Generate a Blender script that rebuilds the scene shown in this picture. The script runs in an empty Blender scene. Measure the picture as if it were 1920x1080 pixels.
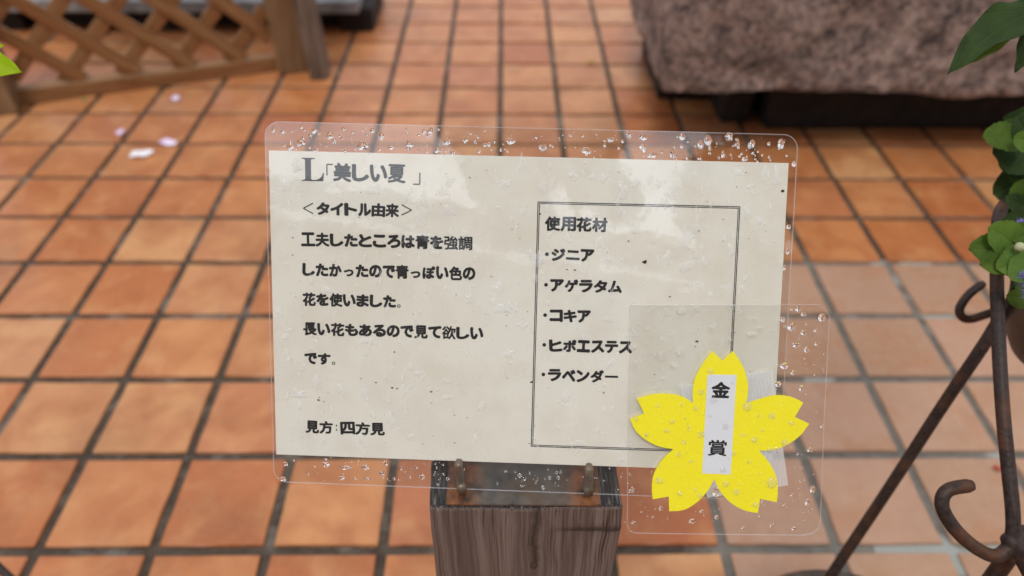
import bpy, bmesh, math, random
import numpy as np
from mathutils import Vector, Matrix, noise
from mathutils.geometry import tessellate_polygon
sc = bpy.context.scene
C = sc.collection
rad = math.radians
# ------------------------------------------------------------------ camera
CAM = Vector((0.00961, -1.71277, 0.89693))
CR = Vector((0.99994, -0.00805, 0.00729)).normalized()
CU = Vector((-0.00026, 0.65333, 0.75707)).normalized()
CF = Vector((0.01086, 0.75703, -0.65329)).normalized()
FPX = 1390.3
cd = bpy.data.cameras.new('camera'); cam = bpy.data.objects.new('camera', cd); C.objects.link(cam)
cam.matrix_world = Matrix(((CR.x, CU.x, -CF.x, CAM.x), (CR.y, CU.y, -CF.y, CAM.y), (CR.z, CU.z, -CF.z, CAM.z), (0, 0, 0, 1)))
cd.sensor_width = 36; cd.lens = FPX / 1920 * 36
cd.clip_start = 0.02; cd.clip_end = 400
cd.dof.use_dof = True; cd.dof.focus_distance = 0.425; cd.dof.aperture_fstop = 5.0
sc.camera = cam
# ------------------------------------------------------------------ sky, sun, exposure
SUN_EL, SUN_AZ = rad(60), rad(196)
w = bpy.data.worlds.new('World'); sc.world = w; w.use_nodes = True
wn = w.node_tree; bg = wn.nodes['Background']
sky = wn.nodes.new('ShaderNodeTexSky'); sky.sky_type = 'NISHITA'; sky.sun_disc = False
sky.sun_elevation = SUN_EL; sky.sun_rotation = SUN_AZ; sky.air_density = 1.0; sky.dust_density = 3.0; sky.ozone_density = 1.0
# overcast: cloud layer mixed over the clear sky
tcw = wn.nodes.new('ShaderNodeTexCoord'); nzw = wn.nodes.new('ShaderNodeTexNoise')
nzw.inputs['Scale'].default_value = 2.2; nzw.inputs['Detail'].default_value = 6
crw = wn.nodes.new('ShaderNodeValToRGB'); crw.color_ramp.elements[0].position = .35; crw.color_ramp.elements[0].color = (.80, .80, .80, 1)
crw.color_ramp.elements[1].position = .65; crw.color_ramp.elements[1].color = (.97, .97, .97, 1)
mxw = wn.nodes.new('ShaderNodeMix'); mxw.data_type = 'RGBA'
mxw.inputs[7].default_value = (12.2, 12.8, 13.6, 1)
wn.links.new(tcw.outputs['Generated'], nzw.inputs['Vector']); wn.links.new(nzw.outputs['Fac'], crw.inputs['Fac'])
wn.links.new(crw.outputs['Color'], mxw.inputs[0]); wn.links.new(sky.outputs[0], mxw.inputs[6]); wn.links.new(mxw.outputs[2], bg.inputs[0])
bg.inputs[1].default_value = 0.075
sd = bpy.data.lights.new('sun', 'SUN'); sd.energy = 1.5; sd.angle = rad(20); sd.color = (1, .96, .9)
sun = bpy.data.objects.new('sun', sd); C.objects.link(sun)
sdir = Vector((math.sin(SUN_AZ) * math.cos(SUN_EL), math.cos(SUN_AZ) * math.cos(SUN_EL), math.sin(SUN_EL)))
sun.rotation_euler = sdir.to_track_quat('Z', 'Y').to_euler()
sc.view_settings.view_transform = 'Standard'; sc.view_settings.look = 'None'
sc.view_settings.exposure = 0.17; sc.view_settings.gamma = 1
sc.render.engine = 'CYCLES'
sc.cycles.max_bounces = 14; sc.cycles.transparent_max_bounces = 24; sc.cycles.transmission_bounces = 12
sc.cycles.diffuse_bounces = 3; sc.cycles.glossy_bounces = 4; sc.cycles.sample_clamp_indirect = 6
sc.cycles.use_denoising = True

# ------------------------------------------------------------------ helpers
def ray(px, py):
    return (CF + CR * ((px - 960) / FPX) - CU * ((py - 540) / FPX))
def at(px, py, depth):                       # point at a depth along the view axis
    return CAM + ray(px, py) * depth
def atz(px, py, z):
    d = ray(px, py); return CAM + d * ((z - CAM.z) / d.z)
def aty(px, py, y):
    d = ray(px, py); return CAM + d * ((y - CAM.y) / d.y)
def topix(p):
    d = p - CAM; z = d.dot(CF)
    return 960 + FPX * d.dot(CR) / z, 540 - FPX * d.dot(CU) / z
def link(name, me, mat=None, parent=None, loc=None):
    o = bpy.data.objects.new(name, me); C.objects.link(o)
    if mat and me is not None and not me.materials: me.materials.append(mat)
    if parent: o.parent = parent
    if loc is not None: o.location = loc
    return o
def mesh(name, vs, fs, smooth=False):
    me = bpy.data.meshes.new(name); me.from_pydata([tuple(v) for v in vs], [], fs); me.validate()
    bm = bmesh.new(); bm.from_mesh(me); bmesh.ops.recalc_face_normals(bm, faces=bm.faces); bm.to_mesh(me); bm.free()
    if smooth: me.polygons.foreach_set('use_smooth', [True] * len(me.polygons))
    return me
def thing(name, label, cat, loc=(0, 0, 0), group=None):
    o = bpy.data.objects.new(name, None); C.objects.link(o); o.location = loc; o.empty_display_size = .02
    o['label'] = label; o['category'] = cat
    if group: o['group'] = group
    return o
def tag(o, label, cat, group=None):
    o['label'] = label; o['category'] = cat
    if group: o['group'] = group
    return o
def tube(pts, r, seg=12, smooth_n=6, flat=1.0, flatdir=None, cap=True):
    """tube along a smoothed path; r number or list; flat squeezes along flatdir"""
    P = [Vector(p) for p in pts]
    rs = r if isinstance(r, (list, tuple)) else [r] * len(P)
    Q, Rr = [], []
    for i in range(len(P) - 1):
        p0, p1, p2, p3 = P[max(i - 1, 0)], P[i], P[i + 1], P[min(i + 2, len(P) - 1)]
        for k in range(smooth_n):
            t = k / smooth_n
            Q.append(.5 * ((2 * p1) + (p2 - p0) * t + (2 * p0 - 5 * p1 + 4 * p2 - p3) * t * t + (3 * p1 - p0 - 3 * p2 + p3) * t ** 3))
            Rr.append(rs[i] * (1 - t) + rs[i + 1] * t)
    Q.append(P[-1]); Rr.append(rs[-1])
    if cap:  # rounded ends
        d0 = (Q[0] - Q[1]).normalized(); d1 = (Q[-1] - Q[-2]).normalized()
        a, b = Q[0].copy(), Q[-1].copy(); ra, rb = Rr[0], Rr[-1]
        Q = [a + d0 * ra * .95, a + d0 * ra * .7] + Q + [b + d1 * rb * .7, b + d1 * rb * .95]
        Rr = [ra * .3, ra * .75] + Rr + [rb * .75, rb * .3]
    vs, fs = [], []
    up = None
    for i, q in enumerate(Q):
        t = (Q[min(i + 1, len(Q) - 1)] - Q[max(i - 1, 0)]).normalized()
        if up is None:
            up = t.orthogonal().normalized() if flatdir is None else (flatdir - t * flatdir.dot(t)).normalized()
        else:
            up = (up - t * up.dot(t)).normalized() if flatdir is None else (flatdir - t * flatdir.dot(t)).normalized()
        s = t.cross(up)
        for k in range(seg):
            a = 2 * math.pi * k / seg
            vs.append(q + (up * math.cos(a) * flat + s * math.sin(a)) * Rr[i])
    n = len(Q)
    for i in range(n - 1):
        for k in range(seg):
            fs.append((i * seg + k, i * seg + (k + 1) % seg, (i + 1) * seg + (k + 1) % seg, (i + 1) * seg + k))
    fs.append(tuple(range(seg))); fs.append(tuple((n - 1) * seg + k for k in range(seg)))
    return mesh('tube', vs, fs, True)
def box_bm(size, bevel=0, seg=2, cuts=0):
    bm = bmesh.new(); bmesh.ops.create_cube(bm, size=1)
    bmesh.ops.scale(bm, vec=size, verts=bm.verts)
    if bevel: bmesh.ops.bevel(bm, geom=bm.edges[:], offset=bevel, segments=seg, affect='EDGES', profile=.6)
    if cuts: bmesh.ops.subdivide_edges(bm, edges=bm.edges[:], cuts=cuts, use_grid_fill=True)
    return bm
def bm_me(bm, smooth=False):
    me = bpy.data.meshes.new('m'); bm.to_mesh(me); bm.free()
    if smooth: me.polygons.foreach_set('use_smooth', [True] * len(me.polygons))
    return me

# ------------------------------------------------------------------ materials
class Mat:
    def __init__(s, name, rough=.5, spec=.5):
        s.m = bpy.data.materials.new(name); s.m.use_nodes = True; s.t = s.m.node_tree
        s.b = s.t.nodes['Principled BSDF']; s.b.inputs['Roughness'].default_value = rough
        s.b.inputs['Specular IOR Level'].default_value = spec
        s.tc = s.n('TexCoord')
    def n(s, k, **kw):
        x = s.t.nodes.new('ShaderNode' + k)
        for a, b in kw.items(): setattr(x, a, b)
        return x
    def l(s, a, b): s.t.links.new(a, b)
    def noise(s, scale, detail=4, vec=None, rough=.55, dist=0.):
        x = s.n('TexNoise'); x.inputs['Scale'].default_value = scale; x.inputs['Detail'].default_value = detail
        x.inputs['Roughness'].default_value = rough; x.inputs['Distortion'].default_value = dist
        s.l(vec if vec is not None else s.tc.outputs['Object'], x.inputs['Vector']); return x.outputs['Fac']
    def ramp(s, fac, stops):
        x = s.n('ValToRGB'); e = x.color_ramp.elements
        e[0].position, e[1].position = stops[0][0], stops[-1][0]
        for p, c in stops[1:-1]: e.new(p)
        for el, (p, c) in zip(e, stops):
            el.position = p; el.color = (*c, 1) if not isinstance(c, (int, float)) else (c, c, c, 1)
        s.l(fac, x.inputs['Fac']); return x.outputs['Color']
    def mix(s, fac, a, b, blend='MIX'):
        x = s.n('Mix'); x.data_type = 'RGBA'; x.blend_type = blend
        for v, i in ((fac, 0), (a, 6), (b, 7)):
            if isinstance(v, (int, float)): x.inputs[i].default_value = v if i == 0 else (v, v, v, 1)
            elif isinstance(v, tuple): x.inputs[i].default_value = (*v, 1)
            else: s.l(v, x.inputs[i])
        return x.outputs[2]
    def math(s, op, a, b=0., clamp=False):
        x = s.n('Math', operation=op); x.use_clamp = clamp
        for v, i in ((a, 0), (b, 1)):
            if isinstance(v, (int, float)): x.inputs[i].default_value = v
            else: s.l(v, x.inputs[i])
        return x.outputs[0]
    def mapping(s, scale=(1, 1, 1), loc=(0, 0, 0), vec=None):
        x = s.n('Mapping'); x.inputs['Scale'].default_value = scale; x.inputs['Location'].default_value = loc
        s.l(vec if vec is not None else s.tc.outputs['Object'], x.inputs['Vector']); return x.outputs[0]
    def color(s, v): s.l(v, s.b.inputs['Base Color']) if not isinstance(v, tuple) else setattr(s.b.inputs['Base Color'], 'default_value', (*v, 1))
    def rough(s, v): s.l(v, s.b.inputs['Roughness'])
    def bump(s, h, strength=.3, dist=.001):
        x = s.n('Bump'); x.inputs['Strength'].default_value = strength; x.inputs['Distance'].default_value = dist
        s.l(h, x.inputs['Height']); s.l(x.outputs[0], s.b.inputs['Normal']); return x.outputs[0]

def tile_mat(name, pale):
    M = Mat(name)
    oi = M.n('ObjectInfo'); geo = M.n('NewGeometry')
    rnd = M.math('FRACT', M.math('ADD', M.math('MULTIPLY', oi.outputs['Random'], 7.31), M.math('MULTIPLY', geo.outputs['Random Per Island'], 3.77)))
    rv = M.n('CombineXYZ'); M.l(M.math('MULTIPLY', rnd, 91.), rv.inputs[0]); M.l(M.math('MULTIPLY', rnd, 37.), rv.inputs[1])
    va = M.n('VectorMath', operation='ADD'); M.l(geo.outputs['Position'], va.inputs[0]); M.l(rv.outputs[0], va.inputs[1])
    v = va.outputs[0]
    n1 = M.noise(11, 3, v, .5, .6); n2 = M.noise(70, 5, v, .6); n3 = M.noise(700, 3, v, .7)
    if pale:
        base = M.ramp(rnd, [(0, (.365, .205, .128)), (.35, (.41, .240, .155)), (.7, (.43, .245, .165)), (1, (.34, .205, .138))])
        spot = (.38, .175, .088)
        c = M.mix(M.ramp(n1, [(.50, 0.), (.72, .75)]), base, spot)
        c = M.mix(M.ramp(n2, [(.45, 0.), (.8, .5)]), c, (.47, .31, .22))
    else:
        base = M.ramp(rnd, [(0, (.38, .110, .035)), (.20, (.51, .205, .075)), (.38, (.44, .150, .050)), (.55, (.56, .285, .125)), (.72, (.39, .125, .055)), (.86, (.54, .235, .092)), (1, (.45, .150, .046))])
        c = M.mix(M.ramp(n1, [(.40, 0.), (.68, .62)]), base, (.33, .095, .028))
        c = M.mix(M.ramp(M.noise(16, 2, M.mapping((1, 1, 1), (5, 3, 0), v)), [(.50, 0.), (.75, .5)]), c, (.58, .29, .12))
        c = M.mix(M.ramp(n2, [(.50, 0.), (.85, .35)]), c, (.50, .25, .14))
    c = M.mix(M.ramp(n3, [(.3, .25), (.45, 0.)]), c, (.16, .07, .03))
    geo2 = geo.outputs['Position']; c = M.mix(M.ramp(M.noise(5.5, 5, geo2, .65), [(.50, 0.), (.68, .35)]), c, (.20, .085, .035) if not pale else (.30, .17, .10))
    M.color(c)
    M.rough(M.ramp(n2, [(.3, .24 if not pale else .45), (.7, .50 if not pale else .62)]))
    M.b.inputs['Specular IOR Level'].default_value = .42 if not pale else .28
    M.bump(M.math('ADD', M.noise(45, 4, v), M.math('MULTIPLY', n3, .12)), .35, .0012)
    return M.m
TILE_O, TILE_P = tile_mat('terracotta tile', False), tile_mat('pale terracotta tile', True)

def grout_mat():
    M = Mat('dark grout', .75, .3)
    geo = M.n('NewGeometry'); sp = M.n('SeparateXYZ'); M.l(geo.outputs['Position'], sp.inputs[0]); p = geo.outputs['Position']
    pale = M.math('MULTIPLY', M.math('GREATER_THAN', sp.outputs[0], .285), M.math('LESS_THAN', sp.outputs[1], -.585))
    n = M.noise(60, 5, p)
    dark = M.ramp(n, [(.3, (.040, .026, .017)), (.7, (.085, .062, .045))])
    grey = M.ramp(n, [(.3, (.105, .092, .078)), (.7, (.17, .155, .135))])
    c = M.mix(pale, dark, grey)
    c = M.mix(M.ramp(M.noise(9, 5, p, .7), [(.52, 0.), (.66, .8)]), c, (.19, .165, .14))
    white = M.math('MULTIPLY', M.ramp(M.noise(7, 2, p), [(.56, 0.), (.60, 1.)]), M.math('MULTIPLY', M.math('GREATER_THAN', sp.outputs[0], .5), M.math('LESS_THAN', sp.outputs[1], -.585)))
    c = M.mix(M.math('MULTIPLY', white, .7), c, (.36, .37, .34))
    M.color(c); M.bump(n, .5, .002)
    return M.m
GROUT = grout_mat()

def wood_mat(name, cols, axis='z', scale=1., rough=.6, topdark=None, knots=None):
    M = Mat(name, rough, .3)
    sc3 = {'z': (1, 1, .035), 'x': (.035, 1, 1), 'y': (1, .035, 1)}[axis]
    wv = M.noise(9, 3); wx_ = M.n('CombineXYZ'); M.l(M.math('MULTIPLY', M.math('SUBTRACT', wv, .5), .010), wx_.inputs[0 if axis != 'x' else 2])
    wa = M.n('VectorMath', operation='ADD'); M.l(M.tc.outputs['Object'], wa.inputs[0]); M.l(wx_.outputs[0], wa.inputs[1])
    v = M.mapping(tuple(a * scale if a == 1 else a for a in sc3), (0, 0, 0), wa.outputs[0])
    g = M.noise(260, 5, v, .6, .35); g2 = M.noise(60, 3, v, .5, .4)
    c = M.ramp(g, [(.34, cols[0]), (.45, cols[1]), (.64, cols[2])])
    c = M.mix(M.ramp(g2, [(.42, 0.), (.62, .75)]), c, cols[3])
    h = M.math('ADD', g, M.math('MULTIPLY', g2, .6))
    if topdark:
        geo = M.n('NewGeometry'); sp = M.n('SeparateXYZ'); M.l(geo.outputs['True Normal'], sp.inputs[0])
        e = M.noise(500, 4, M.mapping((1, .12, 1)), .6)
        endg = M.ramp(e, [(.38, (.012, .010, .010)), (.54, (.04, .034, .032)), (.74, (.20, .185, .17))])
        c = M.mix(M.ramp(sp.outputs[2], [(.35, 0.), (.75, 1.)]), c, endg)
    if knots: c, h = knots(M, c, h)
    M.color(c); M.bump(h, .55, .0012)
    M.rough(M.ramp(g, [(.3, rough - .15), (.7, rough + .15)]))
    return M.m

# ------------------------------------------------------------------ floor
S = .15
floor = link('tiled_floor', mesh('bed', [(-7, -8, -.0035), (7, -8, -.0035), (7, 7, -.0035), (-7, 7, -.0035)], [(0, 1, 2, 3)]), GROUT)
floor['kind'] = 'structure'
rngf = random.Random(4)
def tile_me(seed):
    r = random.Random(seed); J = .0067
    bm = box_bm((S - 2 * J, S - 2 * J, .009), .0013, 1)
    bmesh.ops.subdivide_edges(bm, edges=[e for e in bm.edges if e.calc_length() > .1 and abs(e.verts[0].co.z - e.verts[1].co.z) < .001], cuts=4, use_grid_fill=False)
    for v in bm.verts:
        if abs(v.co.x) > .06 or abs(v.co.y) > .06:                     # worn, slightly wavy arrises
            k = 1 - max(0, r.gauss(0, .008)); v.co.x *= k; v.co.y *= k
    for v in bm.verts:
        v.co.x += r.uniform(-.0006, .0006); v.co.y += r.uniform(-.0006, .0006)
        v.co.z += r.uniform(-.0002, .0002)
    return bm_me(bm)
tmes = {False: [], True: []}
for k in range(5):
    for pale in (False, True):
        me = tile_me(k); me.materials.append(TILE_P if pale else TILE_O); tmes[pale].append(me)
cells = []
for cx in range(-46, 46):
    for cy in range(-52, 46):
        ctr = Vector(((cx + .5) * S, (cy + .5) * S, 0))
        d = ctr - CAM
        area = 0
        if d.dot(CF) > .2:
            x, y = topix(ctr)
            if -140 < x < 2060 and -60 < y < 1220: area = 1 / d.dot(CF) ** 2
        if area and cx >= 3 and cy >= 1: area *= .01      # under or behind the stone block
        cells.append((area, cx, cy))
cells.sort(reverse=True)
rest = {False: [[], []], True: [[], []]}
for i, (area, cx, cy) in enumerate(cells):
    pale = cx >= 2 and cy < -4
    if i < 298 and area > 0:
        o = link('tile', tmes[pale][rngf.randrange(5)], None, floor, ((cx + .5) * S, (cy + .5) * S, -.0045 + .0015))
        o.rotation_euler = (rngf.gauss(0, .0045), rngf.gauss(0, .0045), rngf.choice((0, 1, 2, 3)) * math.pi / 2 + rngf.gauss(0, .003))
    else:
        me = tmes[pale][(cx * 7 + cy * 3) % 5]; V, Fc = rest[pale]; b = len(V)
        off = Vector(((cx + .5) * S, (cy + .5) * S, -.0045 + .0015))
        V.extend([v.co + off for v in me.vertices]); Fc.extend([tuple(b + q for q in p.vertices) for p in me.polygons])
for pale in (False, True):
    o = link('distant_tiles', mesh('rt', *rest[pale]), TILE_P if pale else TILE_O, floor); o['kind'] = 'stuff'
gm = Mat('paving ground', .8, .2); gm.color(gm.ramp(gm.noise(3), [(.3, (.16, .12, .09)), (.7, (.24, .19, .15))]))
g = link('ground', mesh('g', [(-150, -150, -.02), (150, -150, -.02), (150, 150, -.02), (-150, 150, -.02)], [(0, 1, 2, 3)]), gm.m); g['kind'] = 'structure'

# ------------------------------------------------------------------ rough granite block on its plinth
def granite():
    M = Mat('rough pink granite', .8, .3)
    a = M.noise(15, 8, None, .72, .8); b = M.noise(42, 6, None, .7, .3); c3 = M.noise(170, 4, None, .7)
    c = M.ramp(a, [(.36, (.035, .027, .026)), (.44, (.17, .116, .099)), (.53, (.31, .212, .178)), (.66, (.45, .33, .28))])
    c = M.mix(M.ramp(b, [(.36, .85), (.50, 0.)]), c, (.026, .021, .022))
    c = M.mix(M.ramp(b, [(.55, 0.), (.75, .6)]), c, (.40, .28, .235))
    vo = M.n('TexVoronoi'); vo.inputs['Scale'].default_value = 110; M.l(M.tc.outputs['Object'], vo.inputs['Vector']); sv_ = M.n('SeparateXYZ'); M.l(vo.outputs['Color'], sv_.inputs[0])
    c = M.mix(M.ramp(sv_.outputs[0], [(.66, 0.), (.84, .40)]), c, (.44, .32, .27)); c = M.mix(M.ramp(sv_.outputs[1], [(.74, 0.), (.88, .5)]), c, (.06, .045, .042))
    c = M.mix(M.ramp(c3, [(.40, .45), (.55, 0.)]), c, (.09, .065, .06))
    M.color(c); M.bump(M.math('ADD', b, M.math('MULTIPLY', c3, .5)), .9, .006)
    return M.m
GRAN = granite()
def rock(size, ctr, amp, cuts, seed=0):
    bm = box_bm(size, .012, 2); bmesh.ops.triangulate(bm, faces=bm.faces[:])
    bmesh.ops.subdivide_edges(bm, edges=bm.edges[:], cuts=1)
    for _ in range(cuts):
        le = [e for e in bm.edges if e.calc_length() > .03]
        if not le: break
        bmesh.ops.subdivide_edges(bm, edges=le, cuts=1); bmesh.ops.triangulate(bm, faces=bm.faces[:])
    bm.normal_update()
    for v in bm.verts:
        p = v.co + Vector((seed, 0, 0))
        v.co += v.normal * (noise.fractal(p * 7, .9, 2.1, 5) * amp + noise.noise(p * 2.4) * amp * .8)
    me = bm_me(bm, True); return me
stone = thing('granite_block', 'big rough pinkish granite block raised on a dark plinth at upper right', 'stone block', (1.17, .13, 0))
o = link('block', rock((1.66, .67, .38), None, .013, 6, 11), GRAN, stone, (.004, -.045, .370))
dk = Mat('shadow dark stone', .7, .3); dk.color(dk.ramp(dk.noise(30), [(.3, (.010, .008, .007)), (.7, (.028, .019, .016))])); dk.bump(dk.noise(60), .5, .003)  # near-black tone puts the shadow under the stone and slab into the colour
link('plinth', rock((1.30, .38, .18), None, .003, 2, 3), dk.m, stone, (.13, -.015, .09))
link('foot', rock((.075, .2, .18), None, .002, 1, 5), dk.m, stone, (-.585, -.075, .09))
link('foot', rock((.28, .3, .18), None, .003, 2, 8), dk.m, stone, (-.62, .10, .09))  # set-back dark block added to deepen the shaded gap beside the plinth

# ------------------------------------------------------------------ low grey slab behind the fence
cg = Mat('weathered grey concrete', .8, .25)
cg.color(cg.ramp(cg.noise(20, 5), [(.3, (.13, .125, .13)), (.55, (.24, .23, .23)), (.75, (.34, .32, .31))])); cg.bump(cg.noise(80), .4, .003)
slab = thing('concrete_slab', 'low grey concrete slab raised on dark feet behind the lattice fence', 'slab', (-1.0, .62, 0))
link('slab', bm_me(box_bm((1.16, .34, .036), .006, 2)), cg.m, slab, (-.0, .03, .092))
link('plinth', bm_me(box_bm((1.10, .22, .07), .004, 1)), dk.m, slab, (-.02, .06, .0352))  # dark filler block added to blacken the shaded gap below the slab
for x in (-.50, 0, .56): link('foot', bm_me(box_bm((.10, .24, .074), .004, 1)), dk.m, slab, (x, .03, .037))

# ------------------------------------------------------------------ lattice fence
WOOD = wood_mat('weathered brown wood', [(.11, .056, .026), (.200, .112, .056), (.255, .150, .078), (.16, .082, .036)], 'z', .45)
WOODX = wood_mat('lattice slat wood', [(.12, .052, .019), (.225, .110, .043), (.29, .155, .066), (.21, .075, .024)], 'x', .45)
F0 = Vector((-1.25463, .04159, 0)); FU = Vector((.94586, .32457, 0)); FN = Vector((.32457, -.94586, 0))   # FN faces the camera
fang = math.atan2(FU.y, FU.x)
fence = thing('lattice_fence', 'brown wooden lattice fence panel with square posts at upper left', 'fence', F0)
fence.rotation_euler = (0, 0, fang)
def fpart(name, size, loc, roty=0, mat=WOODX, bev=.0025):
    o = link(name, bm_me(box_bm(size, bev, 1)), mat, fence, loc); o.rotation_euler = (0, roty, 0); return o
fpart('bottom_rail', (.655, .034, .042), (.350, .004, .0215))
fpart('top_rail', (.655, .034, .042), (.350, .004, .86))
fpart('post', (.085, .085, 1.0), (.712, .0, .5), 0, WOOD, .005)
fpart('post', (.100, .090, 1.0), (-.020, -.012, .5), 0, WOOD, .005)
zl, zh = .043, .838
def slats(sign, offs, y):
    for k in offs:
        # line: u + sign*z = k, clipped to the panel 0.03..0.67
        lo, hi = zl, zh
        u = lambda z: k - sign * z
        zz = [z for z in np.linspace(lo, hi, 400) if .028 < u(z) < .672]
        if len(zz) < 12: continue
        z0, z1 = zz[0], zz[-1]; um, zm = (u(z0) + u(z1)) / 2, (z0 + z1) / 2
        L = (z1 - z0) * math.sqrt(2) - .004
        fpart('slat', (L, .0085, .036), (um, y, zm), math.pi / 4 * sign, WOODX, .0012)
slats(1, [.235 + .1325 * k for k in range(0, 10)], -.0042)
slats(-1, [.231 + .1345 * k for k in range(-6, 5)] , .0042)
for o in fence.children:
    pass
br = thing('wooden_stake', 'narrow greyish wooden board standing upright beside the lattice fence post', 'stake', (-.520, .235, 0))
WOODG = wood_mat('greyed wood', [(.05, .032, .022), (.14, .095, .070), (.22, .16, .125), (.10, .065, .048)], 'z', .45)
o = link('board', bm_me(box_bm((.046, .095, .95), .003, 1)), WOODG, br, (0, 0, .475)); o.rotation_euler = (0, -.045, .12)
# ------------------------------------------------------------------ the sign sheet: board coordinates (a right, c up) in metres
BO = Vector((-0.13047, -1.45009, 0.51402)); tl, yw, rl = 0.59488, -0.0318, -0.00456
_u = Vector((math.cos(yw), math.sin(yw), 0)); _v = Vector((-math.sin(yw) * math.sin(tl), math.cos(yw) * math.sin(tl), math.cos(tl)))
BU = _u * math.cos(rl) + _v * math.sin(rl); BV = -_u * math.sin(rl) + _v * math.cos(rl); BN = BU.cross(BV)
BW, BH = .303, .2145
def SB(a, c, off=0.):
    x = a / .303 * 2 - 1; y = c / .215 * 2 - 1
    return BO + BU * a + BV * c + BN * (off - .00347 * x * y + .00036 * (1 - x * x) + .00018 * (1 - y * y))
def inv(px, py):                             # where the view ray meets the sheet
    a, c = .15, .1
    for _ in range(12):
        p = SB(a, c); q = aty(px, py, p.y); n = BN
        d = ray(px, py); t = (p - CAM).dot(n) / d.dot(n); q = CAM + d * t
        a += (q - p).dot(BU); c += (q - p).dot(BV)
    return a, c
sign = thing('laminated_sign', 'laminated cream paper sign in Japanese, wet with raindrops, on a wooden post', 'sign', SB(.15, 0))
def world_child(name, vs, fs, mat, parent, smooth=False):
    o0 = parent
    base = Vector(o0.location)
    while o0.parent: o0 = o0.parent; base += Vector(o0.location)
    return link(name, mesh(name, [Vector(v) - base for v in vs], fs, smooth), mat, parent)

def film_mat(name, refl, rough, haze, fres=.2):
    m = bpy.data.materials.new(name); m.use_nodes = True; t = m.node_tree; t.nodes.clear()
    N = lambda k: t.nodes.new('ShaderNode' + k)
    out = N('OutputMaterial'); tr = N('BsdfTransparent'); tr.inputs[0].default_value = (.994, .994, .992, 1)
    gl = N('BsdfGlossy'); gl.inputs['Roughness'].default_value = rough; gl.inputs[0].default_value = (1, 1, 1, 1)
    lw = N('LayerWeight'); lw.inputs[0].default_value = .35
    ma = N('Math'); ma.operation = 'MULTIPLY_ADD'; ma.inputs[1].default_value = .6; ma.inputs[2].default_value = refl
    t.links.new(lw.outputs['Fresnel'], ma.inputs[0]); ma.inputs[1].default_value = fres
    bm_ = N('Bump'); nz = N('TexNoise'); tc = N('TexCoord'); nz.inputs['Scale'].default_value = 26; nz.inputs['Detail'].default_value = 3
    bm_.inputs['Strength'].default_value = .20; bm_.inputs['Distance'].default_value = .0012
    t.links.new(tc.outputs['Object'], nz.inputs['Vector']); t.links.new(nz.outputs['Fac'], bm_.inputs['Height']); t.links.new(bm_.outputs[0], gl.inputs['Normal'])
    m1 = N('MixShader'); t.links.new(ma.outputs[0], m1.inputs[0]); t.links.new(tr.outputs[0], m1.inputs[1]); t.links.new(gl.outputs[0], m1.inputs[2])
    df = N('BsdfDiffuse'); df.inputs[0].default_value = (.85, .85, .86, 1)
    nz2 = N('TexNoise'); nz2.inputs['Scale'].default_value = 140; nz2.inputs['Detail'].default_value = 5
    t.links.new(tc.outputs['Object'], nz2.inputs['Vector'])
    mr = N('MapRange'); mr.inputs[1].default_value = .35; mr.inputs[2].default_value = .75; mr.inputs[3].default_value = haze * .5; mr.inputs[4].default_value = haze * 1.8
    t.links.new(nz2.outputs['Fac'], mr.inputs[0])
    m2 = N('MixShader'); t.links.new(mr.outputs[0], m2.inputs[0]); t.links.new(m1.outputs[0], m2.inputs[1]); t.links.new(df.outputs[0], m2.inputs[2])
    t.links.new(m2.outputs[0], out.inputs[0]); return m
FILM = film_mat('clear laminate film', .13, .03, .006); FILMB = film_mat('clear laminate back', .005, .05, .001, .0)
em = Mat('highlight film edge', .3, .5); em.color((.72, .70, .72)); em.b.inputs['Alpha'].default_value = .6  # pale colour stands in for the thin highlight along the film edge
EDGE = em.m
def slab_from(outline, fn, th, matfaces, matedge, name, parent, grid=None):
    pass
# film: gridded rounded rectangle, front and back faces + edge
def film_sheet():
    NX, NY = 60, 42; R = .0085
    vs = []
    def rc(a, c):
        ax = min(max(a, R), BW - R); cx = min(max(c, R), BH - R)
        dx, dy = a - ax, c - cx
        if dx and dy:
            L = math.hypot(dx, dy); m = max(abs(dx), abs(dy)); 
            return ax + dx / L * m, cx + dy / L * m
        return a, c
    A = sorted(set([round(i / NX * BW, 6) for i in range(NX + 1)] + [round(R * k / 6, 6) for k in range(7)] + [round(BW - R * k / 6, 6) for k in range(7)]))
    Cc = sorted(set([round(i / NY * BH, 6) for i in range(NY + 1)] + [round(R * k / 6, 6) for k in range(7)] + [round(BH - R * k / 6, 6) for k in range(7)]))
    na, nc = len(A), len(Cc)
    for off in (.00025, -.00025):
        for c in Cc:
            for a in A:
                vs.append(SB(*rc(a, c), off))
    front = [(j * na + i, j * na + i + 1, (j + 1) * na + i + 1, (j + 1) * na + i) for j in range(nc - 1) for i in range(na - 1)]
    b = na * nc
    back = [tuple(b + q for q in f[::-1]) for f in front]
    ring = [i for i in range(na)] + [j * na + na - 1 for j in range(1, nc)] + [(nc - 1) * na + i for i in range(na - 2, -1, -1)] + [j * na for j in range(nc - 2, 0, -1)]
    side = [(ring[k], ring[(k + 1) % len(ring)], ring[(k + 1) % len(ring)] + b, ring[k] + b) for k in range(len(ring))]
    o = world_child('plastic_film', vs, front + back + side, FILM, sign)
    o.data.materials.append(EDGE)
    base = len(front) + len(back)
    o.data.materials.append(FILMB)
    for p in list(o.data.polygons)[base:]: p.material_index = 1
    for p in list(o.data.polygons)[len(front):base]: p.material_index = 2
    return o
film = film_sheet()
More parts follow.
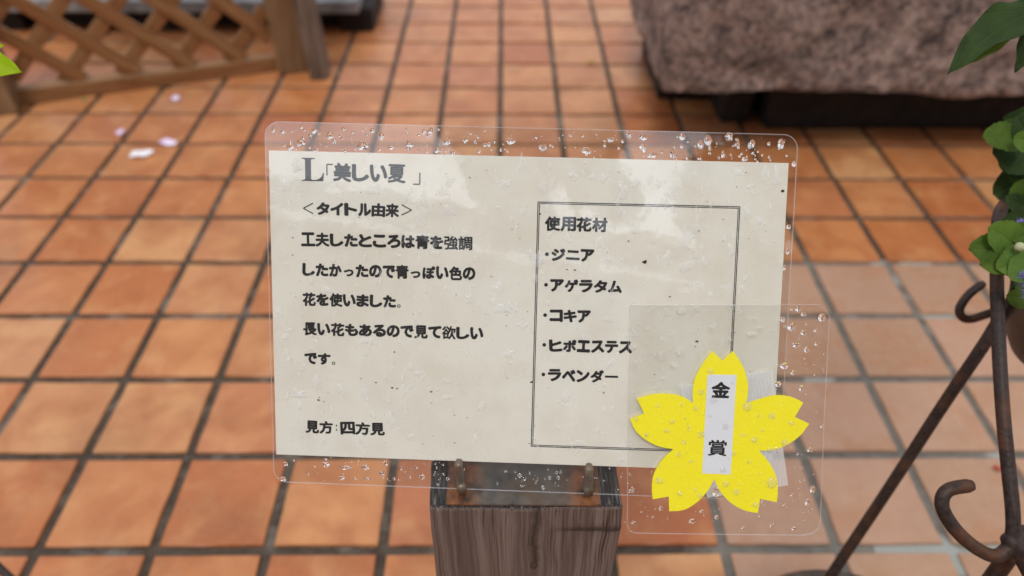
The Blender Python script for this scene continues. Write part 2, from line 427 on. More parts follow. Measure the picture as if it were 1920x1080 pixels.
def rim(name, outline, mapf, off, wd, parent, mat):
    # welded border: a narrow bead whose pale tone paints the cut edge's highlight
    n = len(outline); vs, fs = [], []
    for i in range(n):
        p, a, b = Vector(outline[i]), Vector(outline[i - 1]), Vector(outline[(i + 1) % n]); t = (b - a).normalized(); q = p + Vector((-t.y, t.x)) * wd * sgn_area(outline)
        m = (p + q) / 2
        vs += [mapf(p.x, p.y, off - .0001), mapf(m.x, m.y, off + .00012), mapf(q.x, q.y, off)]
    for i in range(n):
        j = (i + 1) % n; fs += [(3 * i, 3 * i + 1, 3 * j + 1, 3 * j), (3 * i + 1, 3 * i + 2, 3 * j + 2, 3 * j + 1)]
    return world_child(name, vs, fs, mat, parent)
def sgn_area(P):
    return 1 if sum(P[i - 1][0] * P[i][1] - P[i][0] * P[i - 1][1] for i in range(len(P))) > 0 else -1
rmm = Mat('welded film rim', .12, .6); rmm.color((.80, .77, .80)); rmm.b.inputs['Alpha'].default_value = .19
def rrect(R=.0085, n=8):
    P = []
    for cx, cy, a0 in ((BW - R, R, -90), (BW - R, BH - R, 0), (R, BH - R, 90), (R, R, 180)):
        for k in range(n + 1): t = rad(a0 + 90 * k / n); P.append((cx + R * math.cos(t), cy + R * math.sin(t)))
    Q = []
    for i in range(len(P)):
        a, b = Vector(P[i]), Vector(P[(i + 1) % len(P)]); m = max(1, int((b - a).length / .006))
        Q += [tuple(a.lerp(b, k / m)) for k in range(m)]
    return Q
rim('welded_rim', rrect(), SB, .00030, .0007, sign, rmm.m)
# paper
P0, P1, P2, P3 = .00206, .19826, .29826, .01753      # left, top, right, bottom
def paper_mat():
    M = Mat('cream paper', .85, .15)
    n = M.noise(9, 4); n2 = M.noise(900, 3, None, .7); n3 = M.noise(45, 4)
    c = M.ramp(n, [(.3, (.76, .725, .635)), (.5, (.80, .775, .70)), (.7, (.77, .76, .70))])
    c = M.mix(M.ramp(n3, [(.45, 0.), (.75, .35)]), c, (.64, .56, .45))
    c = M.mix(M.ramp(n2, [(.25, .5), (.36, 0.)]), c, (.36, .33, .27))
    M.color(c); M.bump(M.math('ADD', M.math('MULTIPLY', n3, .8), M.math('MULTIPLY', n2, .3)), .25, .0006); return M.m
def grid_patch(a0, a1, c0, c1, na, nc, off, th):
    vs = []
    for o_ in (off, off - th):
        for j in range(nc + 1):
            for i in range(na + 1):
                vs.append(SB(a0 + (a1 - a0) * i / na, c0 + (c1 - c0) * j / nc, o_))
    w_ = na + 1; b = w_ * (nc + 1)
    fr = [(j * w_ + i, j * w_ + i + 1, (j + 1) * w_ + i + 1, (j + 1) * w_ + i) for j in range(nc) for i in range(na)]
    bk = [tuple(b + q for q in f[::-1]) for f in fr]
    ring = list(range(w_)) + [j * w_ + na for j in range(1, nc + 1)] + [nc * w_ + i for i in range(na - 1, -1, -1)] + [j * w_ for j in range(nc - 1, 0, -1)]
    sd_ = [(ring[k], ring[(k + 1) % len(ring)], ring[(k + 1) % len(ring)] + b, ring[k] + b) for k in range(len(ring))]
    return vs, fr + bk + sd_
paper = world_child('paper_sheet', *grid_patch(P0, P2, P3, P1, 50, 34, 0, .00012), paper_mat(), sign)
INKM = Mat('black print', .5, .4); INKM.color((.012, .011, .013)); INK = INKM.m
# frame lines (double rule)
def strip(p, q, wd, off=.00006):
    n = 40; vs, fs = [], []
    d = Vector((q[0] - p[0], q[1] - p[1])).normalized(); nn = Vector((-d.y, d.x)) * wd / 2
    for i in range(n + 1):
        t = i / n; a = p[0] + (q[0] - p[0]) * t; c = p[1] + (q[1] - p[1]) * t
        vs += [SB(a + nn.x, c + nn.y, off), SB(a - nn.x, c - nn.y, off)]
    for i in range(n): fs.append((2 * i, 2 * i + 1, 2 * i + 3, 2 * i + 2))
    return vs, fs
def multi(lst):
    V, Fc = [], []
    for vs, fs in lst:
        b = len(V); V += vs; Fc += [tuple(b + q for q in f) for f in fs]
    return V, Fc
bx0, bx1, by0, by1 = .15585, .2716, .0282, .1728
L = []
for k, wd in ((0, .00052), (.00085, .00046)):
    a0, a1, c0, c1 = bx0 + k, bx1 - k, by0 + k, by1 - k
    L += [strip((a0, c0), (a1, c0), wd), strip((a0, c1), (a1, c1), wd), strip((a0, c0), (a0, c1), wd, .00007), strip((a1, c0), (a1, c1), wd, .00007)]
gk = Mat('grey rule ink', .5, .3); gk.color((.035, .035, .037))
world_child('printed_frame', *multi(L), gk.m, paper)
# lettering
KANA = lambda ch: 0x3040 <= ord(ch) <= 0x30ff
_gl = {}
def glyph(ch, off):
    k = (ch, off)
    if k in _gl: return _gl[k]
    cu = bpy.data.curves.new('t', 'FONT'); cu.body = ch; cu.size = 1; cu.offset = off; cu.resolution_u = 3
    ob = bpy.data.objects.new('t', cu); C.objects.link(ob)
    bpy.context.view_layer.update()
    me = bpy.data.meshes.new_from_object(ob.evaluated_get(bpy.context.evaluated_depsgraph_get()))
    vs = [v.co.to_2d() for v in me.vertices]; fs = [tuple(p.vertices) for p in me.polygons]
    bpy.data.objects.remove(ob); bpy.data.curves.remove(cu); bpy.data.meshes.remove(me)
    _gl[k] = (vs, fs); return vs, fs
rt = random.Random(11)
def fit_char(ch, cx, cy, wd, ht, off=.03, rot=0., emscale=None, mapf=None):
    """glyph whose bounding box is fitted to wd x ht (or em-scaled) around (cx,cy)"""
    v0, f0 = glyph(ch, 0)
    if not v0: return [], []
    nv = len(v0); vs, fs = [], []
    for k in range(9):                       # heavy stroke: the thin outline swept round a small circle
        dd = Vector((math.cos(k * .7854), math.sin(k * .7854))) * (off if k else 0)
        vs += [v + dd for v in v0]; fs += [tuple(q + nv * k for q in f) for f in f0]
    x0, x1 = min(v.x for v in vs), max(v.x for v in vs); y0, y1 = min(v.y for v in vs), max(v.y for v in vs)
    if emscale: sx, sy = emscale; mx, my = .5, .37
    else: sx, sy = wd / (x1 - x0), ht / (y1 - y0); mx, my = (x0 + x1) / 2, (y0 + y1) / 2
    cr, sr = math.cos(rot), math.sin(rot); out = []
    for i_, v in enumerate(vs):
        x, y = (v.x - mx) * sx, (v.y - my) * sy
        out.append(mapf(cx + x * cr - y * sr, cy + x * sr + y * cr) + BN * (i_ // nv) * 1.2e-6)
    return out, fs
SBI = lambda a, c: SB(a, c, .00008)
def line(text, a0, a1, c, h, name='lettering', parent=None, mapf=SBI, bold=1.):
    n = len(text); adv = (a1 - a0) / n; parts = []
    for i, ch in enumerate(text):
        cx = a0 + (i + .5) * adv; rot = rt.gauss(0, .03)
        if ch in 'っ': parts.append(fit_char(ch, cx, c - h * .17, adv * .74, h * .52, .05 * bold, rot, None, mapf))
        elif ch == '。': parts.append(fit_char(ch, cx - adv * .3, c - h * .33, adv * .26, h * .26, .012, 0, None, mapf))
        elif ch in 'ー': parts.append(fit_char(ch, cx, c, adv * .92, h * .17, .03, rot, None, mapf))
        elif ch in '：': parts.append(fit_char(ch, cx, c, adv * .18, h * .5, .03, 0, None, mapf))
        elif ch == 'ニ': parts.append(fit_char(ch, cx, c, adv * .95, h * .72, .045, rot, None, mapf))
        elif KANA(ch): parts.append(fit_char(ch, cx, c, adv * .96, h * .95, .058 * bold, rot, None, mapf))
        else: parts.append(fit_char(ch, cx, c, adv * .99, h * 1.02, (.030 if ch in '強調欲賞夏' else .046) * bold, rot, None, mapf))
    return world_child(name, *multi(parts), INK, parent or paper)
line('美しい夏', .0386, .0800, .1869, .0104, bold=.85)
line('タイトル由来', .0285, .0763, .1660, .0078)
def poly_strip(pts, wd):
    return [strip(pts[i], pts[i + 1], wd, .00008) for i in range(len(pts) - 1)]
world_child('lettering', *multi(poly_strip([(.0384, .1912), (.0350, .1912), (.0350, .1850)], .0007)), INK, paper)
world_child('lettering', *multi(poly_strip([(.0842, .1812), (.0880, .1812), (.0880, .1878)], .0007)), INK, paper)
world_child('lettering', *multi(poly_strip([(.0268, .1690), (.0212, .1660), (.0268, .1630)], .0006)), INK, paper)
world_child('lettering', *multi(poly_strip([(.0776, .1694), (.0834, .1664), (.0776, .1634)], .0006)), INK, paper)
line('工夫したところは青を強調', .0195, .1187, .1482, .0080)
line('したかったので青っぽい色の', .0198, .1209, .1306, .0080)
line('花を使いました。', .0198, .0826, .1131, .0079)
line('長い花もあるので見て欲しい', .0198, .1262, .0955, .0078)
line('です。', .0202, .0440, .0776, .0074)
line('見方', .0202, .0368, .0356, .0078); line('：', .0368, .0412, .0356, .0078); line('四方見', .0412, .0682, .0356, .0078)
line('使用花材', .1600, .1962, .1606, .0082)
for tx, a0, a1, c in (('ジニア', .1642, .1894, .1428), ('アゲラタム', .1640, .2060, .1250), ('コキア', .1642, .1886, .1072), ('ヒポエステス', .1644, .2134, .0896), ('ラベンダー', .1642, .2060, .0719)):
    line(tx, a0, a1, c, .0078)
    n = 16; vs = [SB(.1618 + .0011 * math.cos(6.2832 * k / n), c + .0002 + .0011 * math.sin(6.2832 * k / n), .00008) for k in range(n)]
    world_child('lettering', vs, [tuple(range(n))], INK, paper)
# the serif capital L, built as an outline
def serif_L():
    W, H = .0127, .0130; x0, y0 = .0206, .1816
    P = [(0, 0), (.0, .035), (.13, .055), (.155, .10), (.155, .90), (.13, .945), (0, .965), (0, 1), (.60, 1), (.60, .965), (.45, .945), (.42, .90), (.42, .10), (.44, .055),
         (.52, .045), (.66, .055), (.80, .12), (.90, .22), (.955, .36), (1.0, .36), (.965, 0)]
    bm = bmesh.new(); v = [bm.verts.new((p[0], p[1], 0)) for p in P]; bm.faces.new(v); bmesh.ops.triangulate(bm, faces=bm.faces[:])
    vs = [SB(x0 + q.co.x * W, y0 + q.co.y * H, .00008) for q in bm.verts]; fs = [tuple(q.index for q in f.verts) for f in bm.faces]; bm.free()
    return world_child('lettering', vs, fs, INK, paper)
serif_L()
# specks of dirt on the paper
def speck(px, py, s, par=None):
    a, c = inv(px, py); r = random.Random(int(px * 7 + py)); n = 9; vs = []
    for k in range(n):
        t = 6.2832 * k / n; q = s * r.uniform(.5, 1.1)
        vs.append(SB(a + q * math.cos(t) * 1.3, c + q * math.sin(t) * .8, .00031))
    return vs, [tuple(range(n))]
sp = [speck(*q) for q in [(1209, 491, .0014), (1306, 640, .0010), (997, 716, .0009), (1467, 358, .0010), (1132, 736, .0006), (1013, 401, .0006), (705, 717, .0006), (735, 727, .0007), (745, 728, .0006),
      (597, 750, .0007), (809, 734, .0008), (1178, 452, .0006), (1310, 433, .0005), (1063, 505, .0005), (1078, 506, .0006), (740, 660, .0005), (549, 478, .0005), (1256, 556, .0005)]]
r_ = random.Random(2)
sp += [speck(r_.uniform(530, 1440), r_.uniform(310, 840), r_.uniform(.00018, .00045)) for _ in range(85)]
dm = Mat('dark dirt', .8, .2); dm.color((.035, .028, .022))
o = world_child('dirt_specks', *multi(sp), dm.m, sign); o['kind'] = 'stuff'

# ------------------------------------------------------------------ water
def water_mat(ior=1.36):
    m = bpy.data.materials.new('water'); m.use_nodes = True; t = m.node_tree; t.nodes.clear()
    o = t.nodes.new('ShaderNodeOutputMaterial'); gnode = t.nodes.new('ShaderNodeBsdfGlass'); gnode.inputs['IOR'].default_value = ior
    gnode.inputs['Roughness'].default_value = 0.0; t.links.new(gnode.outputs[0], o.inputs[0]); return m
def soft_water(name, k, caustic_white=.0, ior=1.36):
    m = water_mat(ior); m.name = name; t = m.node_tree; g_ = [x for x in t.nodes if x.type == 'BSDF_GLASS'][0]; o = [x for x in t.nodes if x.type == 'OUTPUT_MATERIAL'][0]
    tr = t.nodes.new('ShaderNodeBsdfTransparent'); mx = t.nodes.new('ShaderNodeMixShader'); mx.inputs[0].default_value = k
    t.links.new(tr.outputs[0], mx.inputs[1]); t.links.new(g_.outputs[0], mx.inputs[2])
    df = t.nodes.new('ShaderNodeBsdfDiffuse'); df.inputs[0].default_value = (.9, .9, .9, 1); m3 = t.nodes.new('ShaderNodeMixShader'); m3.inputs[0].default_value = caustic_white  # white diffuse share stands in for light gathered by the bead
    t.links.new(mx.outputs[0], m3.inputs[1]); t.links.new(df.outputs[0], m3.inputs[2]); t.links.new(m3.outputs[0], o.inputs[0]); return m
WATER = soft_water('water bead', .88, .0, 1.33); WATERP = soft_water('water bead on paper', .15, .20); WATERY = soft_water('water bead on card', .55, .10)
def drop(mapf, a, c, sa, sc_, rng, base, tail=0., irr=.12, hf=.30, closed=False):
    """water bead: flat base just above the film, domed top; outline wobbles"""
    n = 18; rings = 5
    ph = [(rng.uniform(0, 6.28), rng.gauss(0, irr)) for _ in range(4)]
    vs = []
    h = hf * min(sa, sc_)
    rot = rng.gauss(0, .5)
    for j in range(rings):
        q = math.cos(j / rings * math.pi / 2)             # radius fraction from rim to top
        z = h * (1 - q * q) ** .85
        for k in range(n):
            th = 6.28318 * k / n
            rr = 1 + sum(am * math.sin((m + 2) * th + p) for m, (p, am) in enumerate(ph))
            x = math.cos(th + rot) * rr * q * sa; y = math.sin(th + rot) * rr * q * sc_
            if tail: x *= (1 - tail * .45 * (y / sc_)) ; y += max(0, y) * tail
            vs.append(mapf(a + x, c + y, base + z))
    top = len(vs); vs.append(mapf(a, c - h * .1, base + h))
    fs = [(j * n + k, j * n + (k + 1) % n, (j + 1) * n + (k + 1) % n, (j + 1) * n + k) for j in range(rings - 1) for k in range(n)]
    fs += [((rings - 1) * n + k, (rings - 1) * n + (k + 1) % n, top) for k in range(n)]
    if closed: fs.append(tuple(range(n - 1, -1, -1)))
    return vs, fs     # without base face the water wets the sheet
rw = random.Random(5)
TXT = [(.019, .090, .181, .194), (.019, .085, .1615, .1705), (.018, .120, .1435, .1530), (.018, .122, .126, .1355), (.018, .084, .1085, .118), (.018, .128, .091, .100), (.018, .046, .073, .082), (.018, .070, .031, .040),
       (.158, .198, .156, .1655), (.159, .191, .138, .1475), (.159, .208, .120, .130), (.159, .190, .1025, .112), (.159, .215, .085, .094), (.159, .208, .067, .077)]
def in_text(a, c): return any(x0 < a < x1 and y0 < c < y1 for x0, x1, y0, y1 in TXT)
D4 = [(185,138,28,26),(248,135,16,14),(402,130,38,35),(512,165,40,42),(607,118,22,24),(668,142,15,16),(737,128,12,12),(594,180,16,20),(310,215,52,42),(415,262,25,28),(740,235,68,45),(868,165,35,42),(935,247,30,24),(1060,228,40,38),(1125,100,22,22),(1005,100,14,18),(1125,160,18,14),(1195,162,26,28),(1043,140,14,12),(1252,262,28,34),(1320,205,45,42),(1450,192,30,32),(1360,285,30,30),(1612,222,20,30),(1608,120,30,26),(1765,200,50,40),(1545,270,18,22),(1695,262,14,22),(612,270,22,22),(1125,265,14,16),(120,125,20,35),(172,78,14,10),(1265,122,14,14),(487,240,12,10)]
D5 = [(55,122,36,24),(155,125,26,24),(228,115,14,12),(395,125,20,20),(135,235,45,40),(200,230,14,14),(320,157,18,14),(425,260,45,45),(585,185,36,28),(665,195,18,20),(710,150,30,42),(805,170,50,32),(805,235,38,45),(865,288,50,34),(930,268,14,14),(1000,280,28,50),(1062,165,36,40),(1120,145,18,20),(1235,190,48,50),(1375,165,45,45),(1525,215,40,45),(1640,212,20,20),(1720,215,34,60),(1178,310,24,16),(1335,285,20,40),(1480,315,34,25),(1550,315,14,12),(1760,292,16,12),(1808,345,24,36),(1812,430,14,16),(1772,765,28,24),(1765,930,20,36),(1745,1040,18,30),(640,240,14,18),(880,132,16,16)]
D8 = [(900,275,30,28),(972,255,14,20),(1115,290,22,26),(1165,250,20,18),(1055,380,55,30),(800,245,25,15),(845,365,18,16),(1030,295,10,24),(915,350,26,14),(740,330,12,22),(288,250,10,26),(215,340,14,12),(183,280,16,10)]
Dm = [(500+x/3.8,y,w,h) for x,y,w,h in []]
drops = []
for x, y, w_, h_ in D4: drops.append((480 + x / 3.692, 210 + y / 3.692, w_ / 3.692, h_ / 3.692, 1))
for x, y, w_, h_ in D5: drops.append((980 + x / 3.5556, 210 + y / 3.5556, w_ / 3.5556, h_ / 3.5556, 1))
for x, y, w_, h_ in D8: drops.append((740 + x / 3.84, 820 + y / 3.84, w_ / 3.84, h_ / 3.84, 1))
for x, y, w_, h_ in [(822,50,60,45),(1000,80,90,35),(1178,78,60,45),(965,172,45,35),(1195,180,50,25),(1325,132,40,35),(432,182,60,40),(460,45,40,35),(375,78,25,30),(612,195,20,22),(1085,180,30,20),(1098,215,35,20),(1690,160,35,45),(1635,78,25,22),(1700,235,30,25)]:
    drops.append((440 + x / 4.8, 860 + y / 4.8, w_ / 4.8, h_ / 4.8, 1))
# larger streaked drops seen over the paper
for x, y, w_, h_ in [(535,280+335/4.8,20,18),(557,312,22,20),(700,355,26,22),(705,392,20,28),(790,408,24,30),(840,395,18,22),(1075,330,18,14),(1112,331,13,13),(1168,360,20,26),(1258,362,22,22),(1385,323,20,14),(1408,350,14,16),(1435,328,16,28),(1456,330,18,24),(1370,470,18,24),(1285,450,20,30),(1307,420,14,36),(1245,380,18,22),(1305,478,14,14),(1250,488,20,26),(1287,500,24,24),(1125,455,20,24),(1190,428,22,20),(1235,345,14,12),(1018,352,16,20),(1190,345,14,16),(1360,540,18,12),(1010,490,18,24),(830,360,20,14),(812,472,18,18),(870,440,14,12),(612,545,24,10),(660,505,22,16),(745,580,18,12),(690,640,28,12),(785,700,22,10),(835,715,18,10),(685,735,14,22),(595,718,18,22),(640,730,18,24),(770,690,14,12),(560,740,26,14),(1060,745,18,18),(1090,700,16,24),(900,620,16,14),(880,560,16,20),(935,540,22,24),(940,580,26,18),(980,610,18,16),(955,665,20,14),(1085,830,20,12),(840,745,20,10),(735,790,16,24),(810,860,16,8),(1050,640,16,14),(1140,600,18,12),(1135,660,20,18),(1110,405,14,12),(1400,400,16,20),(1430,420,14,14),(1385,585,14,14)]:
    drops.append((x, y, w_, h_, 2))
def sized(a, c, wp, hp):
    k = .44 / FPX / 1; return wp * k / 2, hp * k / 2
BASE = .00027
big = 0
for x, y, w_, h_, kind in drops:
    a, c = inv(x, y); sa, sc_ = w_ * .00031 / 2, h_ * .00031 / 2
    if not (.002 < a < BW - .0015 and .002 < c < BH - .002) or in_text(a, c): continue
    onp = P3 < c < P1 and P0 < a < P2
    if kind == 1: vs, fs = drop(SB, a, c, sa * 1.22, sc_ * 1.22, rw, BASE, 0, .07 if w_ > 8 else .03, .34, not onp)
    else: vs, fs = drop(SB, a, c, sa, sc_, rw, BASE, rw.choice((0, .3, .6)), .15, .26)
    world_child('water_drop', vs, fs, WATERP if onp else WATER, sign, True); big += 1
small = []; smallp = []
for i in range(850):
    a, c = rw.uniform(.003, BW - .002), rw.uniform(.004, BH - .003)
    s = .00037 * math.exp(rw.gauss(0, .6)); s = min(s, .0024)
    el = rw.uniform(.8, 1.6)
    onp = P3 < c < P1 and P0 < a < P2
    if in_text(a, c) and s > .0005: continue
    if s > .00115 and i < 800:
        world_child('water_drop', *drop(SB, a, c, s, s * el, rw, BASE, rw.choice((0, .4)), .16, .30 if onp else .36, not onp), WATERP if onp else WATER, sign, True)
    else: (smallp if onp else small).append(drop(SB, a, c, s, s * el, rw, BASE, 0, .1, .35 if onp else .4, not onp))
for i in range(170):                                   # margins collect more beads
    a, c = rw.choice(((rw.uniform(.004, BW - .004), rw.uniform(P1 + .001, BH - .0015)), (rw.uniform(.004, BW - .004), rw.uniform(P1 + .001, BH - .0015)), (rw.uniform(.004, .22), rw.uniform(.002, P3 - .001))))
    s = min(.0019, .00045 * math.exp(rw.gauss(0, .6))); small.append(drop(SB, a, c, s, s * rw.uniform(.8, 1.4), rw, BASE, 0, .08, .36, True))
for i in range(120):
    a, c = rw.uniform(P0 + .004, P2 - .004), rw.uniform(P3 + .003, P1 - .003)
    if in_text(a, c): continue
    s = rw.uniform(.0008, .0022); smallp.append(drop(SB, a, c, s, s * rw.uniform(.8, 1.7), rw, BASE, rw.uniform(0, .6), .14, .34))
# a film of water runs: thin streaks on the paper area
for i in range(90):
    a, c = rw.uniform(P0 + .004, P2 - .004), rw.uniform(P3 + .004, P1 - .004)
    if in_text(a, c): continue
    L_ = rw.uniform(.0012, .0042); smallp.append(drop(SB, a, c, L_ * .34, L_, rw, BASE, rw.uniform(0, .6), .22, .2))
o = world_child('fine_water_drops', *multi(small), WATER, sign, True); o['kind'] = 'stuff'
o = world_child('fine_water_drops', *multi(smallp), WATERP, sign, True); o['kind'] = 'stuff'

# ------------------------------------------------------------------ award card (flat pouch leaning on the lower right corner)
KN = BN.copy(); KP = SB(.235, .05, .0042)
ca, cc = inv(1363, 787)
du = (SB(ca + .01, cc) - SB(ca - .01, cc)).normalized(); dv = (SB(ca, cc + .01) - SB(ca, cc - .01)).normalized()
KN = du.cross(dv).normalized(); KP = SB(ca, cc, .0034); KU = du; KV = KN.cross(KU)
def kinv(px, py):
    d = ray(px, py); t = (KP - CAM).dot(KN) / d.dot(KN); q = CAM + d * t - KP
    return q.dot(KU), q.dot(KV)
def KB(a, c, off=0.): return KP + KU * a + KV * c + KN * off
card = thing('award_card', 'clear plastic pouch holding a yellow cherry blossom cutout, fixed over lower right of sign', 'award card', KP)
def kslab(name, outline, off, th, mat, parent, edge=None, sub=False):
    tris = [tuple(t) for t in tessellate_polygon([[Vector((p[0], p[1], 0)) for p in outline]])]
    n = len(outline)
    vs = [KB(a, c, off) for a, c in outline] + [KB(a, c, off - th) for a, c in outline]
    fs = tris + [tuple(q + n for q in t[::-1]) for t in tris]; nb = len(fs)
    fs += [(k, (k + 1) % n, (k + 1) % n + n, k + n) for k in range(n)]
    o = world_child(name, vs, fs, mat, parent)
    if edge:
        o.data.materials.append(edge)
        o.data.materials.append(FILMB)
        for p in list(o.data.polygons)[nb:]: p.material_index = 1
        for p in list(o.data.polygons)[len(tris):nb]: p.material_index = 2
    return o
def c5(x, y): return kinv(1160 + x / 2.3475, 560 + y / 2.3475)
FILM2 = film_mat('clear pouch film', .035, .04, .003, .03); FILM3 = film_mat('clear pouch back film', .002, .05, .001, .0)
pouch = [c5(*p) for p in [(52, 26), (880, 24), (900, 40), (928, 74), (905, 520), (888, 980), (878, 1012), (855, 1032), (812, 1041), (400, 1037), (75, 1032), (48, 1022), (36, 1000), (38, 500), (44, 34)]]
kslab('clear_pouch', pouch, .0006, .00018, FILM2, card, EDGE)
kslab('clear_pouch', pouch, -.0006, .00018, FILM3, card, EDGE)
rim('welded_rim', pouch, KB, .00064, .0005, card, rmm.m)
ym = Mat('yellow card', .6, .3); yn = ym.noise(500, 4)
ym.color(ym.mix(ym.noise(60, 3), (.83, .72, .012), (.88, .78, .02))); ym.bump(yn, .35, .0006)
FL = [(455,272),(412,230),(370,285),(335,350),(325,410),(328,460),(280,430),(220,418),(150,420),(80,440),(112,505),(50,527),(70,575),(110,615),(170,648),(240,662),(190,710),(155,770),(146,830),(150,882),(220,870),(222,935),(290,928),(350,890),(395,840),(420,793),(445,845),(490,895),(550,930),(612,943),(622,880),(695,895),(700,850),(695,790),(665,725),(618,668),(680,665),(745,640),(800,600),(838,550),(775,520),(812,457),(760,432),(690,424),(620,440),(562,460),(570,400),(562,340),(540,285),(503,230)]
CORN = {(455,272),(412,230),(328,460),(80,440),(112,505),(50,527),(240,662),(150,882),(220,870),(222,935),(420,793),(612,943),(622,880),(695,895),(618,668),(838,550),(775,520),(812,457),(562,460),(503,230)}
out = []
N = len(FL)
for i in range(N):
    p1, p2 = Vector(FL[i]), Vector(FL[(i + 1) % N])
    p0 = p1 if FL[i] in CORN else Vector(FL[i - 1]); p3 = p2 if FL[(i + 1) % N] in CORN else Vector(FL[(i + 2) % N])
    seg = 1 if (FL[i] in CORN and FL[(i + 1) % N] in CORN) else 4
    for k in range(seg):
        t = k / seg
        q = .5 * ((2 * p1) + (p2 - p0) * t + (2 * p0 - 5 * p1 + 4 * p2 - p3) * t * t + (3 * p1 - p0 - 3 * p2 + p3) * t ** 3)
        out.append(c5(q.x, q.y))
flower = kslab('paper_blossom', out, .00030, .0003, ym.m, card)
wm = Mat('white label paper', .8, .2); wm.color((.66, .67, .70))
kslab('name_strip', [c5(*p) for p in [(390, 333), (518, 335), (492, 773), (367, 768)]], .00036, .00005, wm.m, flower)
for ch, x0, y0, x1, y1 in (('金', 409, 364, 488, 438), ('賞', 394, 620, 474, 693)):
    A = c5(x0, y0); B = c5(x1, y1)
    vs, fs = fit_char(ch, (A[0] + B[0]) / 2, (A[1] + B[1]) / 2, abs(B[0] - A[0]), abs(A[1] - B[1]), .045 if ch == '金' else .020, 0, None, lambda a, c: KB(a, c, .00040))
    world_child('lettering', vs, fs, INK, flower)
# ribbed translucent adhesive strip behind the blossom
rb = Mat('ribbed translucent tape', .35, .5); rb.color((.75, .74, .76)); rb.b.inputs['Alpha'].default_value = .5
q = [c5(*p) for p in [(268, 385), (675, 312), (747, 822), (390, 876)]]
nr = 96; vs, fs = [], []
for i in range(nr + 1):
    t = i / nr
    A = (q[0][0] * (1 - t) + q[1][0] * t, q[0][1] * (1 - t) + q[1][1] * t); B = (q[3][0] * (1 - t) + q[2][0] * t, q[3][1] * (1 - t) + q[2][1] * t)
    o_ = -.00020 + (.00020 if (i // 2) % 2 else 0)
    vs += [KB(*A, o_), KB(*B, o_)]
for i in range(nr): fs.append((2 * i, 2 * i + 1, 2 * i + 3, 2 * i + 2))
world_child('adhesive_tape', vs, fs, rb.m, card)
# drops on the pouch
def in_poly(a, c, P):
    ins = False
    for i in range(len(P)):
        (x1, y1), (x2, y2) = P[i], P[i - 1]
        if (y1 > c) != (y2 > c) and a < (x2 - x1) * (c - y1) / (y2 - y1) + x1: ins = not ins
    return ins
pap = [kinv(*topix(SB(*q))) for q in ((P0, P3), (P2, P3), (P2, P1), (P0, P1))]
def over_opaque(a, c): return in_poly(a, c, out) or in_poly(a, c, pap)
cd5 = [(275,50,38,28),(345,42,26,22),(410,122,22,18),(272,228,36,34),(188,250,34,36),(242,290,28,28),(195,350,20,18),(404,318,24,26),(362,410,26,22),(340,483,22,20),(415,445,30,28),(565,475,40,38),(673,516,28,30),(595,620,28,26),(545,600,20,18),(730,632,30,28),(760,548,24,18),(615,515,14,14),(363,598,28,30),(470,562,26,26),(402,516,16,14),(212,582,26,16),(235,540,22,20),(170,470,16,18),(262,685,20,24),(318,715,18,16),(268,857,24,22),(355,865,20,22),(335,838,12,14),(517,850,28,26),(470,815,26,28),(505,680,20,22),(572,716,16,16),(625,770,10,10),(600,905,20,22),(672,810,40,50),(178,800,34,26),(458,752,26,24),(760,122,36,32),(893,82,32,34),(812,148,26,22),(865,138,16,16),(780,203,38,20),(825,222,24,26),(727,295,34,26),(765,325,18,20),(700,375,26,24),(803,392,22,26),(720,90,20,24),(790,42,24,34),(812,68,22,18),(760,45,12,12),(868,198,14,18),(425,850,34,40),(840,663,24,22),(893,560,16,16),(852,838,24,32),(828,893,22,36),(800,800,12,14),(763,862,16,16),(728,905,14,12),(430,960,20,20),(322,978,24,24),(365,935,20,16),(185,922,18,24),(62,842,14,24),(150,960,12,12),(65,985,20,16),(770,1010,20,20),(620,955,12,12),(548,1008,16,14),(670,998,14,14),(75,530,20,18),(120,597,18,18),(60,660,14,12),(285,632,20,20),(500,370,14,12),(595,350,16,14),(505,150,14,12),(490,180,12,14),(585,152,40,20),(625,125,16,16),(600,85,16,10),(67,210,18,20),(125,130,14,14),(150,40,14,12),(210,45,10,10),(310,570,10,26),(275,465,12,18),(695,655,16,12),(665,665,22,24),(632,578,12,14)]
for x, y, w_, h_ in cd5:
    a, c = c5(x, y); s = .00031 / 2.3475 / 2 * .94
    op = over_opaque(a, c)
    world_child('water_drop', *drop(KB, a, c, w_ * s * 1.15, h_ * s * 1.15, rw, .00062, 0, .03, .5 if op else .36, not op), WATERY if op else WATER, card, True)
sm = []; smp = []
A0, A1 = c5(60, 60), c5(870, 1010)
for i in range(330):
    a, c = rw.uniform(A0[0], A1[0]), rw.uniform(A1[1], A0[1]); s = .00030 * math.exp(rw.gauss(0, .4))
    op = over_opaque(a, c)
    (smp if op else sm).append(drop(KB, a, c, s, s * rw.uniform(.9, 1.3), rw, .00062, 0, .05, .4, not op))
for q_, m_ in ((sm, WATER), (smp, WATERY)):
    o = world_child('fine_water_drops', *multi(q_), m_, card, True); o['kind'] = 'stuff'

